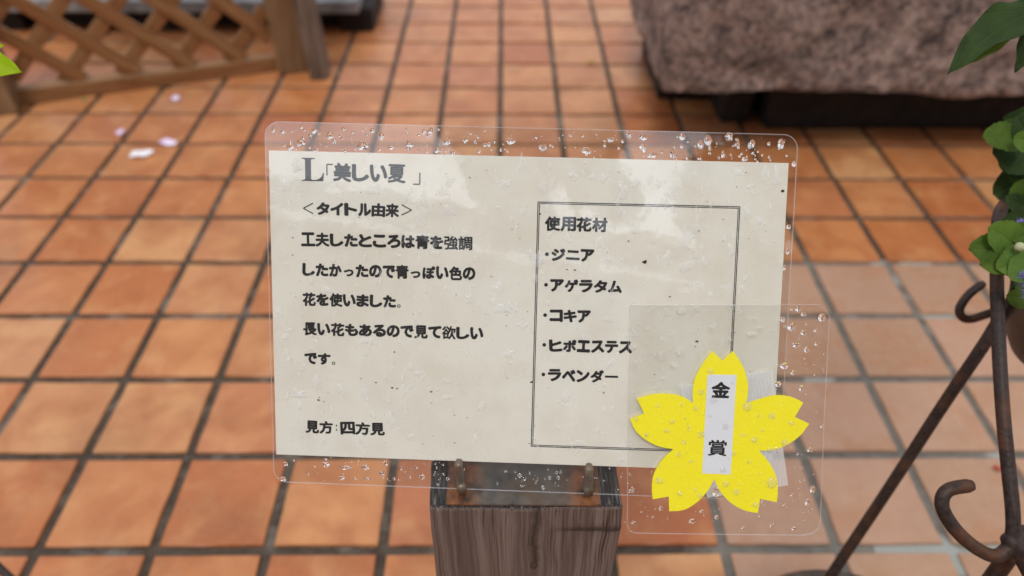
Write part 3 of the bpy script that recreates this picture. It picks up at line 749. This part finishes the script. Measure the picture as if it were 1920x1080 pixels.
# ------------------------------------------------------------------ wooden post with its metal holder
def post_knots(M, c, h):
    # one drying crack with a small knot at its foot, and a darker wound at upper right (object space: x, z)
    sp = M.n('SeparateXYZ'); M.l(M.tc.outputs['Object'], sp.inputs[0]); x, z = sp.outputs[0], sp.outputs[2]
    wob = M.math('MULTIPLY', M.math('SUBTRACT', M.noise(42, 5), .5), .011)
    dx = M.math('ABSOLUTE', M.math('ADD', M.math('SUBTRACT', x, .0065), wob))
    crack = M.math('MULTIPLY', M.ramp(dx, [(0, 1.), (.0009, 0.)]), M.math('MULTIPLY', M.math('GREATER_THAN', z, -.062), M.math('LESS_THAN', z, 0.)))
    kx = M.math('POWER', M.math('DIVIDE', M.math('SUBTRACT', x, .0065), .0040), 2); kz = M.math('POWER', M.math('DIVIDE', M.math('ADD', z, .066), .0085), 2)
    knot = M.ramp(M.math('SQRT', M.math('ADD', kx, kz)), [(.0, .5), (.55, .9), (.8, 0.), (1., 0.)])
    wx = M.ramp(M.math('SUBTRACT', x, .012), [(0, 0.), (.02, 1.)]); wz = M.ramp(M.math('ABSOLUTE', M.math('ADD', M.math('ADD', z, .026), M.math('MULTIPLY', wob, 1.2))), [(0., 1.), (.004, .15), (.009, 0.)])
    wound = M.math('MULTIPLY', wx, wz)
    c = M.mix(M.math('MULTIPLY', wound, .85), c, (.022, .016, .014))
    c = M.mix(M.math('MULTIPLY', M.math('MAXIMUM', crack, knot), .8), c, (.025, .017, .016))
    h = M.math('SUBTRACT', h, M.math('MULTIPLY', M.math('MAXIMUM', crack, wound), 1.5))
    return c, h
PW = wood_mat('weathered post wood', [(.035, .026, .023), (.150, .110, .096), (.22, .172, .152), (.100, .070, .060)], 'z', 3.2, .65, True, post_knots)
TOP = .5095
post = thing('wooden_post', 'weathered brown square timber post with rusty steel holder under the sign', 'post', (.0228, -1.405, 0))
bm = bmesh.new()
nx, nz = 40, 60
pb = box_bm((.1185, .118, TOP), .004, 3)
me = bm_me(pb)
bm.from_mesh(me)
bmesh.ops.subdivide_edges(bm, edges=[e for e in bm.edges if e.calc_length() > .02], cuts=24, use_grid_fill=True)
for v in bm.verts:
    p = v.co.copy(); q = Vector((p.x * 30, p.y * 30, p.z * 6)); e = noise.fractal(q, 1, 2, 3) * .0016
    v.co.x += e; v.co.y += noise.noise(q + Vector((9, 4, 2))) * .0012
    near = max(0, (p.z - TOP / 2 + .03) / .03)
    if near > 0 and abs(p.x) > .052: v.co.x -= math.copysign(1, p.x) * max(0, near - .55) ** 2 * .012 * (1 if p.x > 0 else .35)
    if near > 0 and p.y < -.055: v.co.y += max(0, near - .8) * .006 * (1 + noise.noise(q))
po = link('timber', bm_me(bm, False), PW, post, (0, 0, TOP / 2))
po.data.transform(Matrix.Translation((0, 0, -TOP / 2))); po.location = (0, 0, TOP)
def steel():
    M = Mat('rusty steel', .42, .5)
    n = M.noise(90, 5); n2 = M.noise(35, 4)
    M.color(M.mix(M.ramp(n2, [(.42, 0.), (.60, .85)]), M.ramp(n, [(.3, (.085, .065, .048)), (.6, (.17, .14, .11))]), (.15, .058, .020)))
    M.b.inputs['Metallic'].default_value = .45; M.rough(M.ramp(n, [(.3, .30), (.7, .6)])); M.bump(n, .3, .0006); return M
ST = steel()
# extra rust around the two prongs
stm = Mat('rust stained plate', .45, .5); n = stm.noise(90, 5); n2 = stm.noise(30, 4)
spx = stm.n('SeparateXYZ'); stm.l(stm.tc.outputs['Object'], spx.inputs[0])
dd = stm.math('ABSOLUTE', stm.math('SUBTRACT', stm.math('ABSOLUTE', spx.outputs[0]), .0385))
near = stm.ramp(stm.math('ADD', dd, stm.math('MULTIPLY', n2, .012)), [(.010, 1.), (.0215, 0.)])
base = stm.mix(stm.ramp(n2, [(.48, 0.), (.68, .7)]), stm.ramp(n, [(.3, (.050, .044, .038)), (.65, (.115, .102, .090))]), (.11, .058, .028))
stm.color(stm.mix(near, base, stm.ramp(n, [(.35, (.030, .014, .008)), (.6, (.22, .075, .022))])))
stm.b.inputs['Metallic'].default_value = .35; stm.rough(stm.ramp(n, [(.3, .25), (.7, .6)])); stm.bump(n, .3, .0006)
plate = link('metal_plate', bm_me(box_bm((.0925, .046, .002), .0005, 1)), stm.m, post, (.0216 - .0228, -1.4405 + 1.405, TOP + .0016)); plate.rotation_euler = (0, 0, -.012)
def prong(px_top, py_top, px_bot, py_bot):
    at_, ct_ = inv(px_top, py_top); 
    B = atz(px_bot, py_bot, TOP + .003)
    T = SB(at_, ct_, .0032)
    pts = [B + Vector((0, .0005, -.001)), B + Vector((0, -.0005, .004)), B.lerp(T, .4) - Vector((0, .0012, 0)), B.lerp(T, .8) - Vector((0, .0006, 0)), T, SB(at_, ct_ + .0014, .0012)]
    off = Vector(post.location)
    m = tube([p - off for p in pts], [.0030, .0029, .0029, .0028, .0027, .0021], 14, 5, .62, Vector((0, -.7, .5)))
    link('prong', m, ST.m, post)
    bb = SB(at_, .0005, -.0045); bt = SB(at_, ct_ - .0005, -.0030)
    m = tube([p - off for p in [Vector((bb.x, bb.y, TOP + .002)), bb.lerp(bt, .5), bt]], [.0029, .0028, .0026], 12, 4, .62, Vector((0, -.7, .5)))
    link('prong', m, ST.m, post)
prong(861, 868, 866, 922); prong(1104, 876, 1103, 927)

# ------------------------------------------------------------------ iron plant stand at the right
iron = Mat('dark brown painted iron', .5, .25); ni = iron.noise(300, 4); ni2 = iron.noise(40, 3)
iron.color(iron.mix(iron.ramp(ni2, [(.50, 0.), (.66, .8)]), iron.mix(iron.ramp(ni, [(.35, 0.), (.7, 1.)]), (.020, .012, .010), (.045, .029, .024)), (.090, .036, .018))); iron.rough(iron.ramp(ni, [(.3, .42), (.7, .62)])); iron.bump(iron.math('ADD', iron.math('MULTIPLY', ni, .4), iron.noise(120, 3)), .7, .0012)
IR = iron.m
so = at(1960, 900, .55); so = Vector((so.x, so.y, 0))
stand = thing('plant_stand', 'dark brown wrought iron plant stand with curled scroll legs at right edge', 'plant stand', so)
def rod(pts, r, name='scroll', seg=14, sm=5):
    return link(name, tube([at(*p) - so for p in pts], r, seg, sm), IR, stand)
rod([(1945, 368, .60), (1915, 370, .58), (1890, 378, .565), (1875, 400, .555), (1870, 440, .545), (1869, 520, .535), (1871, 600, .525), (1875, 690, .515), (1882, 790, .508), (1891, 880, .504), (1899, 960, .5), (1898, 1005, .5), (1886, 1032, .5), (1862, 1042, .5), (1828, 1026, .5), (1794, 996, .5), (1771, 962, .5), (1766, 938, .5), (1775, 921, .5), (1793, 914, .5), (1815, 911, .5)], .0046, 'scroll_leg')
rod([(1840, 534, .63), (1820, 549, .63), (1805, 567, .63), (1799, 583, .63), (1806, 596, .63), (1822, 598, .63), (1845, 591, .625), (1870, 582, .615), (1900, 566, .60), (1930, 535, .59)], .0036, 'scroll')
rod([(1906, 500, .55), (1908, 530, .553), (1900, 560, .557), (1872, 602, .565), (1841, 652, .572), (1770, 757, .595), (1703, 860, .62), (1640, 956, .645), (1564, 1070, .675), (1540, 1110, .69)], .0047, 'brace_leg')
rod([(1915, 1000, .52), (1899, 1030, .52), (1880, 1058, .53), (1850, 1100, .54), (1800, 1170, .55)], .0062, 'lower_leg')
rod([(1895, 1015, .5), (1915, 1040, .5), (1935, 1075, .5), (1960, 1130, .5)], .0062, 'lower_leg')
bmj = bmesh.new(); bmesh.ops.create_icosphere(bmj, subdivisions=3, radius=.0085); link('weld_joint', bm_me(bmj, True), IR, stand, at(1903, 1034, .505) - so)
def lathe(prof, seg=48):
    vs, fs = [], []
    for r, z in prof:
        for k in range(seg):
            t = 6.28318 * k / seg; vs.append((r * math.cos(t), r * math.sin(t), z))
    for i in range(len(prof) - 1):
        for k in range(seg): fs.append((i * seg + k, i * seg + (k + 1) % seg, (i + 1) * seg + (k + 1) % seg, (i + 1) * seg + k))
    return mesh('lathe', vs, fs, True)
pm = Mat('dark bronze clay pot', .5, .4); pn = pm.noise(60, 4); pm.color(pm.mix(pm.ramp(pn, [(.4, 0.), (.7, 1.)]), (.055, .036, .026), (.095, .062, .044))); pm.bump(pn, .2, .001)
tray = link('tray', lathe([(.001, -.004), (.120, -.004), (.128, .0), (.130, .010), (.127, .0115), (.1235, .008), (.118, .002), (.001, .001)]), pm.m, stand)
tp = at(1612, 1326, .685); tray.location = tp - so
# pots on the stand
def pot(px, py, depth, rpx, label, scale_h=1.):
    c = at(px, py, depth); R = rpx * depth / FPX
    t = thing('plant_pot', label, 'pot', c)
    prof = [(.001, -.9), (.45, -.9), (.52, -.88), (.60, -.80), (.80, -.5), (.93, -.1), (.98, .3), (1.0, .6), (1.07, .62), (1.08, .74), (1.02, .76), (.93, .70), (.90, .3), (.001, .3)]
    link('pot_body', lathe([(r * R, z * R * scale_h) for r, z in prof]), pm.m, t)
    sm_ = Mat('potting soil', .9, .1); sm_.color((.03, .02, .014)); link('soil', lathe([(.001, .42 * R * scale_h), (.90 * R, .40 * R * scale_h)]), sm_.m, t)
    return t
pot(2008, 600, .60, 112, 'dark brown rounded pot hanging behind the iron stand, lower at right edge')
pot(1992, 352, .70, 96, 'dark brown pot behind the green leaves above the stand, upper at right edge')

# ------------------------------------------------------------------ leaves and flowers
def leaf_mat(name, c1, c2, vein, rough=.45, trans=.25):
    M = Mat(name, rough, .22); uv = M.n('UVMap'); sp = M.n('SeparateXYZ'); M.l(uv.outputs[0], sp.inputs[0])
    n1 = M.noise(60, 4)
    c = M.mix(M.ramp(n1, [(.35, 0.), (.65, 1.)]), c1, c2)
    v = M.math('ABSOLUTE', M.math('SUBTRACT', sp.outputs[0], .5))
    mid = M.ramp(v, [(0, 1.), (.035, 0.)])
    sv = M.math('SUBTRACT', M.math('MULTIPLY', sp.outputs[1], 9.), M.math('MULTIPLY', v, 5.)); sv = M.math('ABSOLUTE', M.math('SUBTRACT', M.math('FRACT', sv), .5))
    side = M.math('MULTIPLY', M.ramp(sv, [(0, 1.), (.10, 0.)]), .55)
    vn = M.math('MAXIMUM', mid, side)
    M.color(M.mix(M.math('MULTIPLY', vn, .45), c, vein))
    M.bump(M.math('SUBTRACT', M.math('MULTIPLY', n1, .4), M.math('MULTIPLY', vn, .8)), .5, .0012)
    tr = M.n('BsdfTranslucent'); tr.inputs[0].default_value = (c2[0] * 1.6, c2[1] * 1.8, c2[2] * .8, 1)
    mx = M.n('MixShader'); mx.inputs[0].default_value = trans; outn = [x for x in M.t.nodes if x.type == 'OUTPUT_MATERIAL'][0]
    M.l(M.b.outputs[0], mx.inputs[1]); M.l(tr.outputs[0], mx.inputs[2]); M.l(mx.outputs[0], outn.inputs[0]); return M.m
LF_D = leaf_mat('deep green leaf', (.016, .032, .006), (.027, .050, .008), (.055, .080, .025), .75, .10)
LF_M = leaf_mat('mid green leaf', (.045, .085, .010), (.075, .125, .014), (.11, .16, .04), .75, .18)
LF_L = leaf_mat('fresh green leaf', (.075, .140, .020), (.110, .185, .030), (.16, .24, .06), .65, .3)
LF_Y = leaf_mat('lime leaf', (.25, .42, .008), (.33, .50, .010), (.36, .50, .05), .45, .4)
def leaf(name, base, tip, width, mat, parent, face=None, shape='ovate', serr=0, curl=.15, fold=.18, seed=0, label=None, bend=0.):
    """leaf blade from base to tip; face = the direction its upper side looks"""
    r = random.Random(seed); off = Vector(parent.location); ax = tip - base; L_ = ax.length; ax = ax / L_
    face = face or Vector((0, -.6, .8)); face = (face - ax * face.dot(ax)).normalized(); sd_ = ax.cross(face)
    nu, nv = 36, 12; vs, uvs = [], []
    for i in range(nu + 1):
        t = i / nu
        if shape == 'ovate': w_ = math.sin(math.pi * t ** .72) ** .62 * (1 - .25 * t)
        elif shape == 'lance': w_ = math.sin(math.pi * t ** .85) ** 1.05
        else: w_ = max(0., 1 - abs(2 * t ** .80 - 1) ** 2.3) ** .52
        if serr: w_ *= 1 + .035 * (abs(math.sin(t * serr * math.pi)) - .5) * 2 * (1 if t > .06 else 0)
        for j in range(nv + 1):
            s = j / nv * 2 - 1
            x = s * w_ * width / 2
            z = -curl * L_ * (t - .35) ** 2 * 1.6 + fold * abs(x) + noise.noise(Vector((t * 6, s * 2.5, seed * 3.1))) * L_ * .022
            z -= .05 * L_ * (abs(s) ** 3) * math.sin(t * 19 + s * 2) * .35
            vs.append(base + ax * (t * L_) + sd_ * (x + bend * L_ * 4 * t * (1 - t)) + face * z - off); uvs.append((s / 2 + .5, t))
    w1 = nv + 1
    fs = [(i * w1 + j, i * w1 + j + 1, (i + 1) * w1 + j + 1, (i + 1) * w1 + j) for i in range(nu) for j in range(nv)]
    me = bpy.data.meshes.new('leaf'); me.from_pydata([tuple(v) for v in vs], [], fs)
    ul = me.uv_layers.new(name='UVMap')
    for lp in me.loops: ul.data[lp.index].uv = uvs[lp.vertex_index]
    me.polygons.foreach_set('use_smooth', [True] * len(me.polygons))
    o = link(name, me, mat, parent)
    if label: o['label'] = label
    return o
# ageratum on the stand
ag0 = at(1940, 440, .52)
ag = thing('flowering_plant', 'floss flower plant with rounded green leaves and fluffy violet blooms on the stand', 'plant', ag0)
def pl(b, t, w_, mat, par, seed, **k): return leaf('leaf', at(*b), at(*t), w_, mat, par, seed=seed, **k)
fc = (CAM - ag0).normalized()
pl((1905, 462, .500), (1862, 428, .490), 0.0236, LF_L, ag, 1, face=fc + Vector((0, 0, .3)), shape='round', serr=7, curl=.2)
pl((1908, 478, .505), (1834, 462, .495), 0.0257, LF_M, ag, 2, face=fc + Vector((.2, 0, .6)), shape='round', serr=9, curl=.3)
pl((1912, 490, .500), (1852, 492, .490), 0.0203, LF_M, ag, 3, face=fc + Vector((0, .1, .2)), shape='round', serr=8, curl=.3)
pl((1925, 480, .495), (1882, 500, .485), 0.0203, LF_L, ag, 4, face=fc, shape='round', serr=8, curl=.3)
pl((1935, 490, .49), (1905, 520, .482), 0.0203, LF_L, ag, 5, face=fc, shape='round', serr=8, curl=.3)
pl((1925, 430, .52), (1878, 412, .53), 0.0216, LF_D, ag, 6, face=fc, shape='round', serr=8, curl=.2)
pl((1940, 545, .53), (1902, 556, .53), 0.0270, LF_D, ag, 7, face=fc + Vector((-.3, 0, 0)), shape='round', serr=8, curl=.2)
pl((1935, 440, .50), (1898, 436, .495), 0.0162, LF_M, ag, 8, face=fc, shape='round', serr=6, curl=.2)
pl((1945, 475, .495), (1915, 470, .49), 0.0203, LF_L, ag, 9, face=fc, shape='round', serr=6, curl=.2)
link('stem', tube([at(1960, 560, .53) - ag0, at(1935, 500, .51) - ag0, at(1920, 465, .498) - ag0], .0016, 8, 4), LF_M, ag)
fm = Mat('violet bloom', .7, .2); fm.color(fm.ramp(fm.noise(500), [(.3, (.16, .13, .42)), (.7, (.34, .30, .62))]))
def bloom(px, py, depth, R, par, seed, n=150):
    rr = random.Random(seed); c = at(px, py, depth) - Vector(par.location); V, Fc = [], []
    for i in range(n):
        d = Vector((rr.gauss(0, 1), rr.gauss(0, 1), rr.gauss(0, 1))).normalized()
        if d.dot(fc) < -.3: d = -d
        L_ = R * rr.uniform(.7, 1.1); s = d.orthogonal().normalized() * .00028; s2 = d.cross(s)
        bend = Vector((rr.gauss(0, .12), rr.gauss(0, .12), rr.gauss(0, .12))) * R
        b = len(V); p = c + d * R * .25; m = c + d * L_ * .65; t = c + d * L_ + bend
        V += [p + s, p - s, m + s, m - s, t, p + s2, m + s2]; Fc += [(b, b + 1, b + 3, b + 2), (b + 2, b + 3, b + 4), (b, b + 5, b + 6, b + 2), (b + 2, b + 6, b + 4)]
    return link('bloom', mesh('bloom', V, Fc), fm.m, par)
bloom(1897, 432, .505, .0075, ag, 1); bloom(1924, 424, .51, .0075, ag, 2); bloom(1922, 522, .485, .0065, ag, 3); bloom(1935, 548, .50, .007, ag, 4)
bb = Mat('pale bud', .7, .2); bb.color(bb.ramp(bb.noise(800), [(.3, (.30, .33, .17)), (.7, (.48, .48, .30))])); bb.bump(bb.noise(900), .6, .001)
bmb = bmesh.new(); bmesh.ops.create_icosphere(bmb, subdivisions=3, radius=.0031)
for v in bmb.verts: v.co *= 1 + .06 * noise.noise(v.co * 1800)
link('bud', bm_me(bmb, True), bb.m, ag, at(1912, 463, .485) - ag0)
# upper cluster on the right edge
up0 = at(1950, 300, .58)
upl = thing('leafy_plant', 'dark green quilted leaves of a plant spilling over the upper pot, right edge', 'plant', up0)
pl((1908, 262, .545), (1855, 253, .535), 0.0236, LF_M, upl, 11, face=fc + Vector((0, 0, .4)), shape='round', serr=6, curl=.25)
pl((1915, 275, .555), (1866, 286, .555), 0.0203, LF_D, upl, 12, face=fc, shape='round', serr=7, curl=.25)
pl((1925, 275, .55), (1895, 320, .545), 0.0311, LF_D, upl, 13, face=fc, shape='round', serr=7, curl=.3)
pl((1935, 300, .55), (1912, 345, .55), 0.0311, LF_D, upl, 14, face=fc, shape='round', serr=7, curl=.3)
pl((1935, 335, .57), (1874, 362, .565), 0.0317, LF_D, upl, 15, face=fc + Vector((.2, 0, -.1)), shape='round', serr=9, curl=.3)
pl((1945, 350, .57), (1890, 385, .57), 0.0270, LF_D, upl, 16, face=fc, shape='round', serr=9, curl=.3)
pl((1930, 262, .54), (1906, 218, .54), 0.0270, LF_D, upl, 17, face=fc, shape='round', serr=7, curl=.3)
pl((1935, 268, .53), (1908, 258, .525), 0.0162, LF_L, upl, 18, face=fc, shape='round', serr=5, curl=.3)
pl((1940, 250, .55), (1920, 210, .55), 0.0270, LF_D, upl, 19, face=fc, shape='round', serr=7, curl=.3)
rl_ = random.Random(8)
for k in range(16):
    x, y = rl_.uniform(1915, 1990), rl_.uniform(215, 400); d_ = rl_.uniform(.55, .60); an = rl_.uniform(2.2, 4.4)
    pl((x, y, d_), (x + 46 * math.cos(an), y + 46 * math.sin(an) * .8, d_ - .006), rl_.uniform(.015, .022), rl_.choice((LF_D, LF_D, LF_M)), upl, 50 + k, face=fc + Vector((rl_.uniform(-.5, .5), 0, rl_.uniform(-.4, .4))), shape='round', serr=7, curl=.35)
for k in range(12):
    x, y = rl_.uniform(1918, 1990), rl_.uniform(430, 570); d_ = rl_.uniform(.505, .55); an = rl_.uniform(2.2, 4.4)
    pl((x, y, d_), (x + 40 * math.cos(an), y + 40 * math.sin(an) * .8, d_ - .006), rl_.uniform(.012, .017), rl_.choice((LF_D, LF_M, LF_M)), ag, 80 + k, face=fc + Vector((rl_.uniform(-.5, .5), 0, rl_.uniform(-.4, .4))), shape='round', serr=7, curl=.35)
link('stem', tube([at(1985, 350, .60) - up0, at(1945, 300, .575) - up0, at(1918, 268, .55) - up0], .0018, 8, 4), LF_M, upl)
# long leaves at the top right corner
tr0 = at(1990, 40, .47)
BEND = .085
trp = thing('broad_leaf_plant', 'long pointed dark green leaves hanging in from the top right corner', 'plant', tr0)
pl((2030, -12, .47), (1776, 141, .455), .0275, LF_D, trp, 21, face=fc + Vector((-.2, .1, .1)), shape='lance', curl=.0, fold=.25, bend=BEND)
pl((1915, 45, .475), (1808, 133, .470), .0085, LF_L, trp, 22, face=fc, shape='lance', curl=-.2, fold=.3)
pl((1960, 20, .48), (1899, 138, .485), .018, LF_D, trp, 23, face=fc + Vector((.5, 0, 0)), shape='lance', curl=-.1, fold=.5)
link('stem', tube([at(2080, 120, .50) - tr0, at(2020, 40, .48) - tr0, at(1975, 12, .47) - tr0, at(1940, -40, .46) - tr0], .002, 8, 4), LF_M, trp)
# lime leaf at the left edge
ll0 = at(-60, 100, .52)
llp = thing('lime_leaf_plant', 'bright lime green lobed leaf tip poking in at the left edge', 'plant', ll0)
pl((-55, 95, .52), (36, 135, .515), .021, LF_Y, llp, 31, face=fc, shape='lance', curl=.1, fold=.3)
pl((-45, 95, .52), (4, 84, .515), .013, LF_Y, llp, 32, face=fc, shape='lance', curl=.1, fold=.3)
link('stem', tube([at(-50, 97, .52) - ll0, at(-110, 110, .53) - ll0, at(-180, 160, .55) - ll0], .0012, 8, 4), LF_Y, llp)
# dark rod at the bottom left corner
gs0 = at(-60, 1010, .75); gs0 = Vector((gs0.x, gs0.y, 0))
gs = thing('garden_stake', 'dark iron rod crossing the bottom left corner of the floor', 'garden stake', gs0)
link('rod', tube([at(-260, 840, .80) - gs0, at(-60, 1012, .77) - gs0, at(30, 1094, .755) - gs0, at(160, 1215, .74) - gs0], .0040, 12, 4), IR, gs)

# ------------------------------------------------------------------ fallen petals and bits on the floor
def petal_me(seed, wd, ht):
    r = random.Random(seed); n = 20; vs = [(0, 0, .004)]
    for rr_, z in ((.5, .004), (1., .001)):
        for k in range(n):
            t = 6.28318 * k / n; q = 1 + .16 * math.sin(2 * t + seed) + .10 * math.sin(5 * t + seed * 2)
            vs.append((math.cos(t) * wd / 2 * q * rr_, math.sin(t) * ht / 2 * q * rr_, z + .0035 * rr_ * (1 + math.sin(3 * t + seed)) / 2))
    fs = [(0, 1 + k, 1 + (k + 1) % n) for k in range(n)] + [(1 + k, 1 + n + k, 1 + n + (k + 1) % n, 1 + (k + 1) % n) for k in range(n)]
    return mesh('petal', vs, fs, True)
def pmat(n, c1, c2):
    M = Mat(n, .6, .3); M.color(M.ramp(M.noise(80), [(.35, c1), (.65, c2)])); return M.m
PMV = pmat('lilac petal', (.75, .50, .85), (.85, .78, .88)); PMW = pmat('white petal', (.85, .80, .86), (.9, .88, .9))
for px, py, wd, ht, m, rz, lab in ((265, 289, .046, .034, PMW, .3, 'large white fallen petal lying on tile left of the sign'), (316, 268, .042, .030, PMV, -.2, 'pink and lilac fallen petal on the joint beside the white petal'),
        (226, 249, .020, .022, PMV, .8, 'small lilac fallen petal touching a tile joint, leftmost of the petals'), (330, 185, .026, .024, PMV, .1, 'small pale lilac petal nearest the lattice fence')):
    p = atz(px, py, .004); o = link('petal', petal_me(int(px), wd, ht), m, None, p); o.rotation_euler = (0, 0, rz); tag(o, lab, 'petal', 'fallen petals on the floor')
for px, py, s, col, lab, nm in ((1107, 117, .018, (.42, .25, .02), 'tiny yellow fallen leaf on the tiles between sign and granite block', 'leaf_scrap'), (1869, 880, .011, (.35, .05, .03), 'tiny red scrap on pale tile behind the iron rod', 'red_scrap'), (157, 189, .012, (.12, .22, .06), 'tiny green leaf scrap on tile by the fence rail', 'leaf_scrap')):
    p = atz(px, py, .003); o = link(nm, petal_me(int(px), s, s * .8), pmat('scrap', col, tuple(c * 1.15 for c in col)), None, p); tag(o, lab, 'debris')

# ------------------------------------------------------------------ unseen house and trees added behind the camera to shape film glare
hm = Mat('dark timber cladding', .8, .2); hm.color(hm.ramp(hm.noise(6, 4, hm.mapping((1, 1, 8))), [(.3, (.06, .045, .035)), (.7, (.12, .09, .07))]))
house = thing('glare_blocker_house', 'dark timber garden house out of view, added to block sky glare on the film', 'house', (0, -9, 0))
link('wall', bm_me(box_bm((18, .3, 4.95), .01, 1)), hm.m, house, (0, 0, 2.475))
rm = Mat('grey roof tiles', .7, .3); rm.color(rm.ramp(rm.noise(8), [(.3, (.05, .05, .052)), (.7, (.10, .10, .105))]))
o = link('roof', bm_me(box_bm((18.8, 2.4, .12), .01, 1)), rm.m, house, (0, -.2, 5.42)); o.rotation_euler = (rad(-24), 0, 0)
gmw = Mat('window glass', .05, .6); gmw.color((.03, .035, .04))
for x in (-5, -1.5, 2.2, 5.5):
    f = link('window', bm_me(box_bm((1.3, .12, 1.1), .01, 1)), hm.m, house, (x, .16, 1.6)); link('pane', bm_me(box_bm((1.1, .03, .9), 0)), gmw.m, f, (0, .075, 0))
def tree(x, y, h, R, seed, lab, squash=1.):
    t = thing('glare_blocker_tree', lab, 'tree', (x, y, 0)); rr = random.Random(seed)  # unseen tree, added as a blocker for sky glare
    bk = Mat('bark', .9, .1); bk.color((.07, .05, .035))
    link('trunk', tube([(0, 0, 0), (.06, .03, h * .35), (.0, .05, h * .8)], [.12, .09, .03], 10, 5), bk.m, t)
    V, Fc = [], []
    cl = [(Vector((rr.gauss(0, .45) * R, rr.gauss(0, .45) * R, h - R * 1.3 + rr.gauss(0, .75) * R * squash)), R * rr.uniform(.28, .45)) for _ in range(34)]
    for c, q in cl:
        for _ in range(300):
            d = Vector((rr.gauss(0, 1), rr.gauss(0, 1), rr.gauss(0, .8))).normalized() * q * rr.uniform(.5, 1.05); p = c + d
            a = Vector((rr.gauss(0, 1), rr.gauss(0, 1), rr.gauss(0, 1))).normalized(); b2 = a.orthogonal().normalized(); s_ = rr.uniform(.05, .09); b = len(V)
            V += [p - a * s_, p + b2 * s_ * .5, p + a * s_, p - b2 * s_ * .5]; Fc.append((b, b + 1, b + 2, b + 3))
    me = bpy.data.meshes.new('crown'); me.from_pydata([tuple(v) for v in V], [], Fc)
    lm_ = Mat('tree leaves', .6, .3); lm_.color(lm_.ramp(lm_.noise(1.2), [(.35, (.03, .06, .015)), (.65, (.06, .11, .025))]))
    link('crown', me, lm_.m, t)
tree(.48, -6.6, 6.7, .85, 3, 'leafy tree with a broad crown out of view, added to shape the film glare', 1.1)
tree(2.45, -5.6, 5.3, .85, 7, 'smaller tree at the right out of view, added to mask sky reflection in the film')
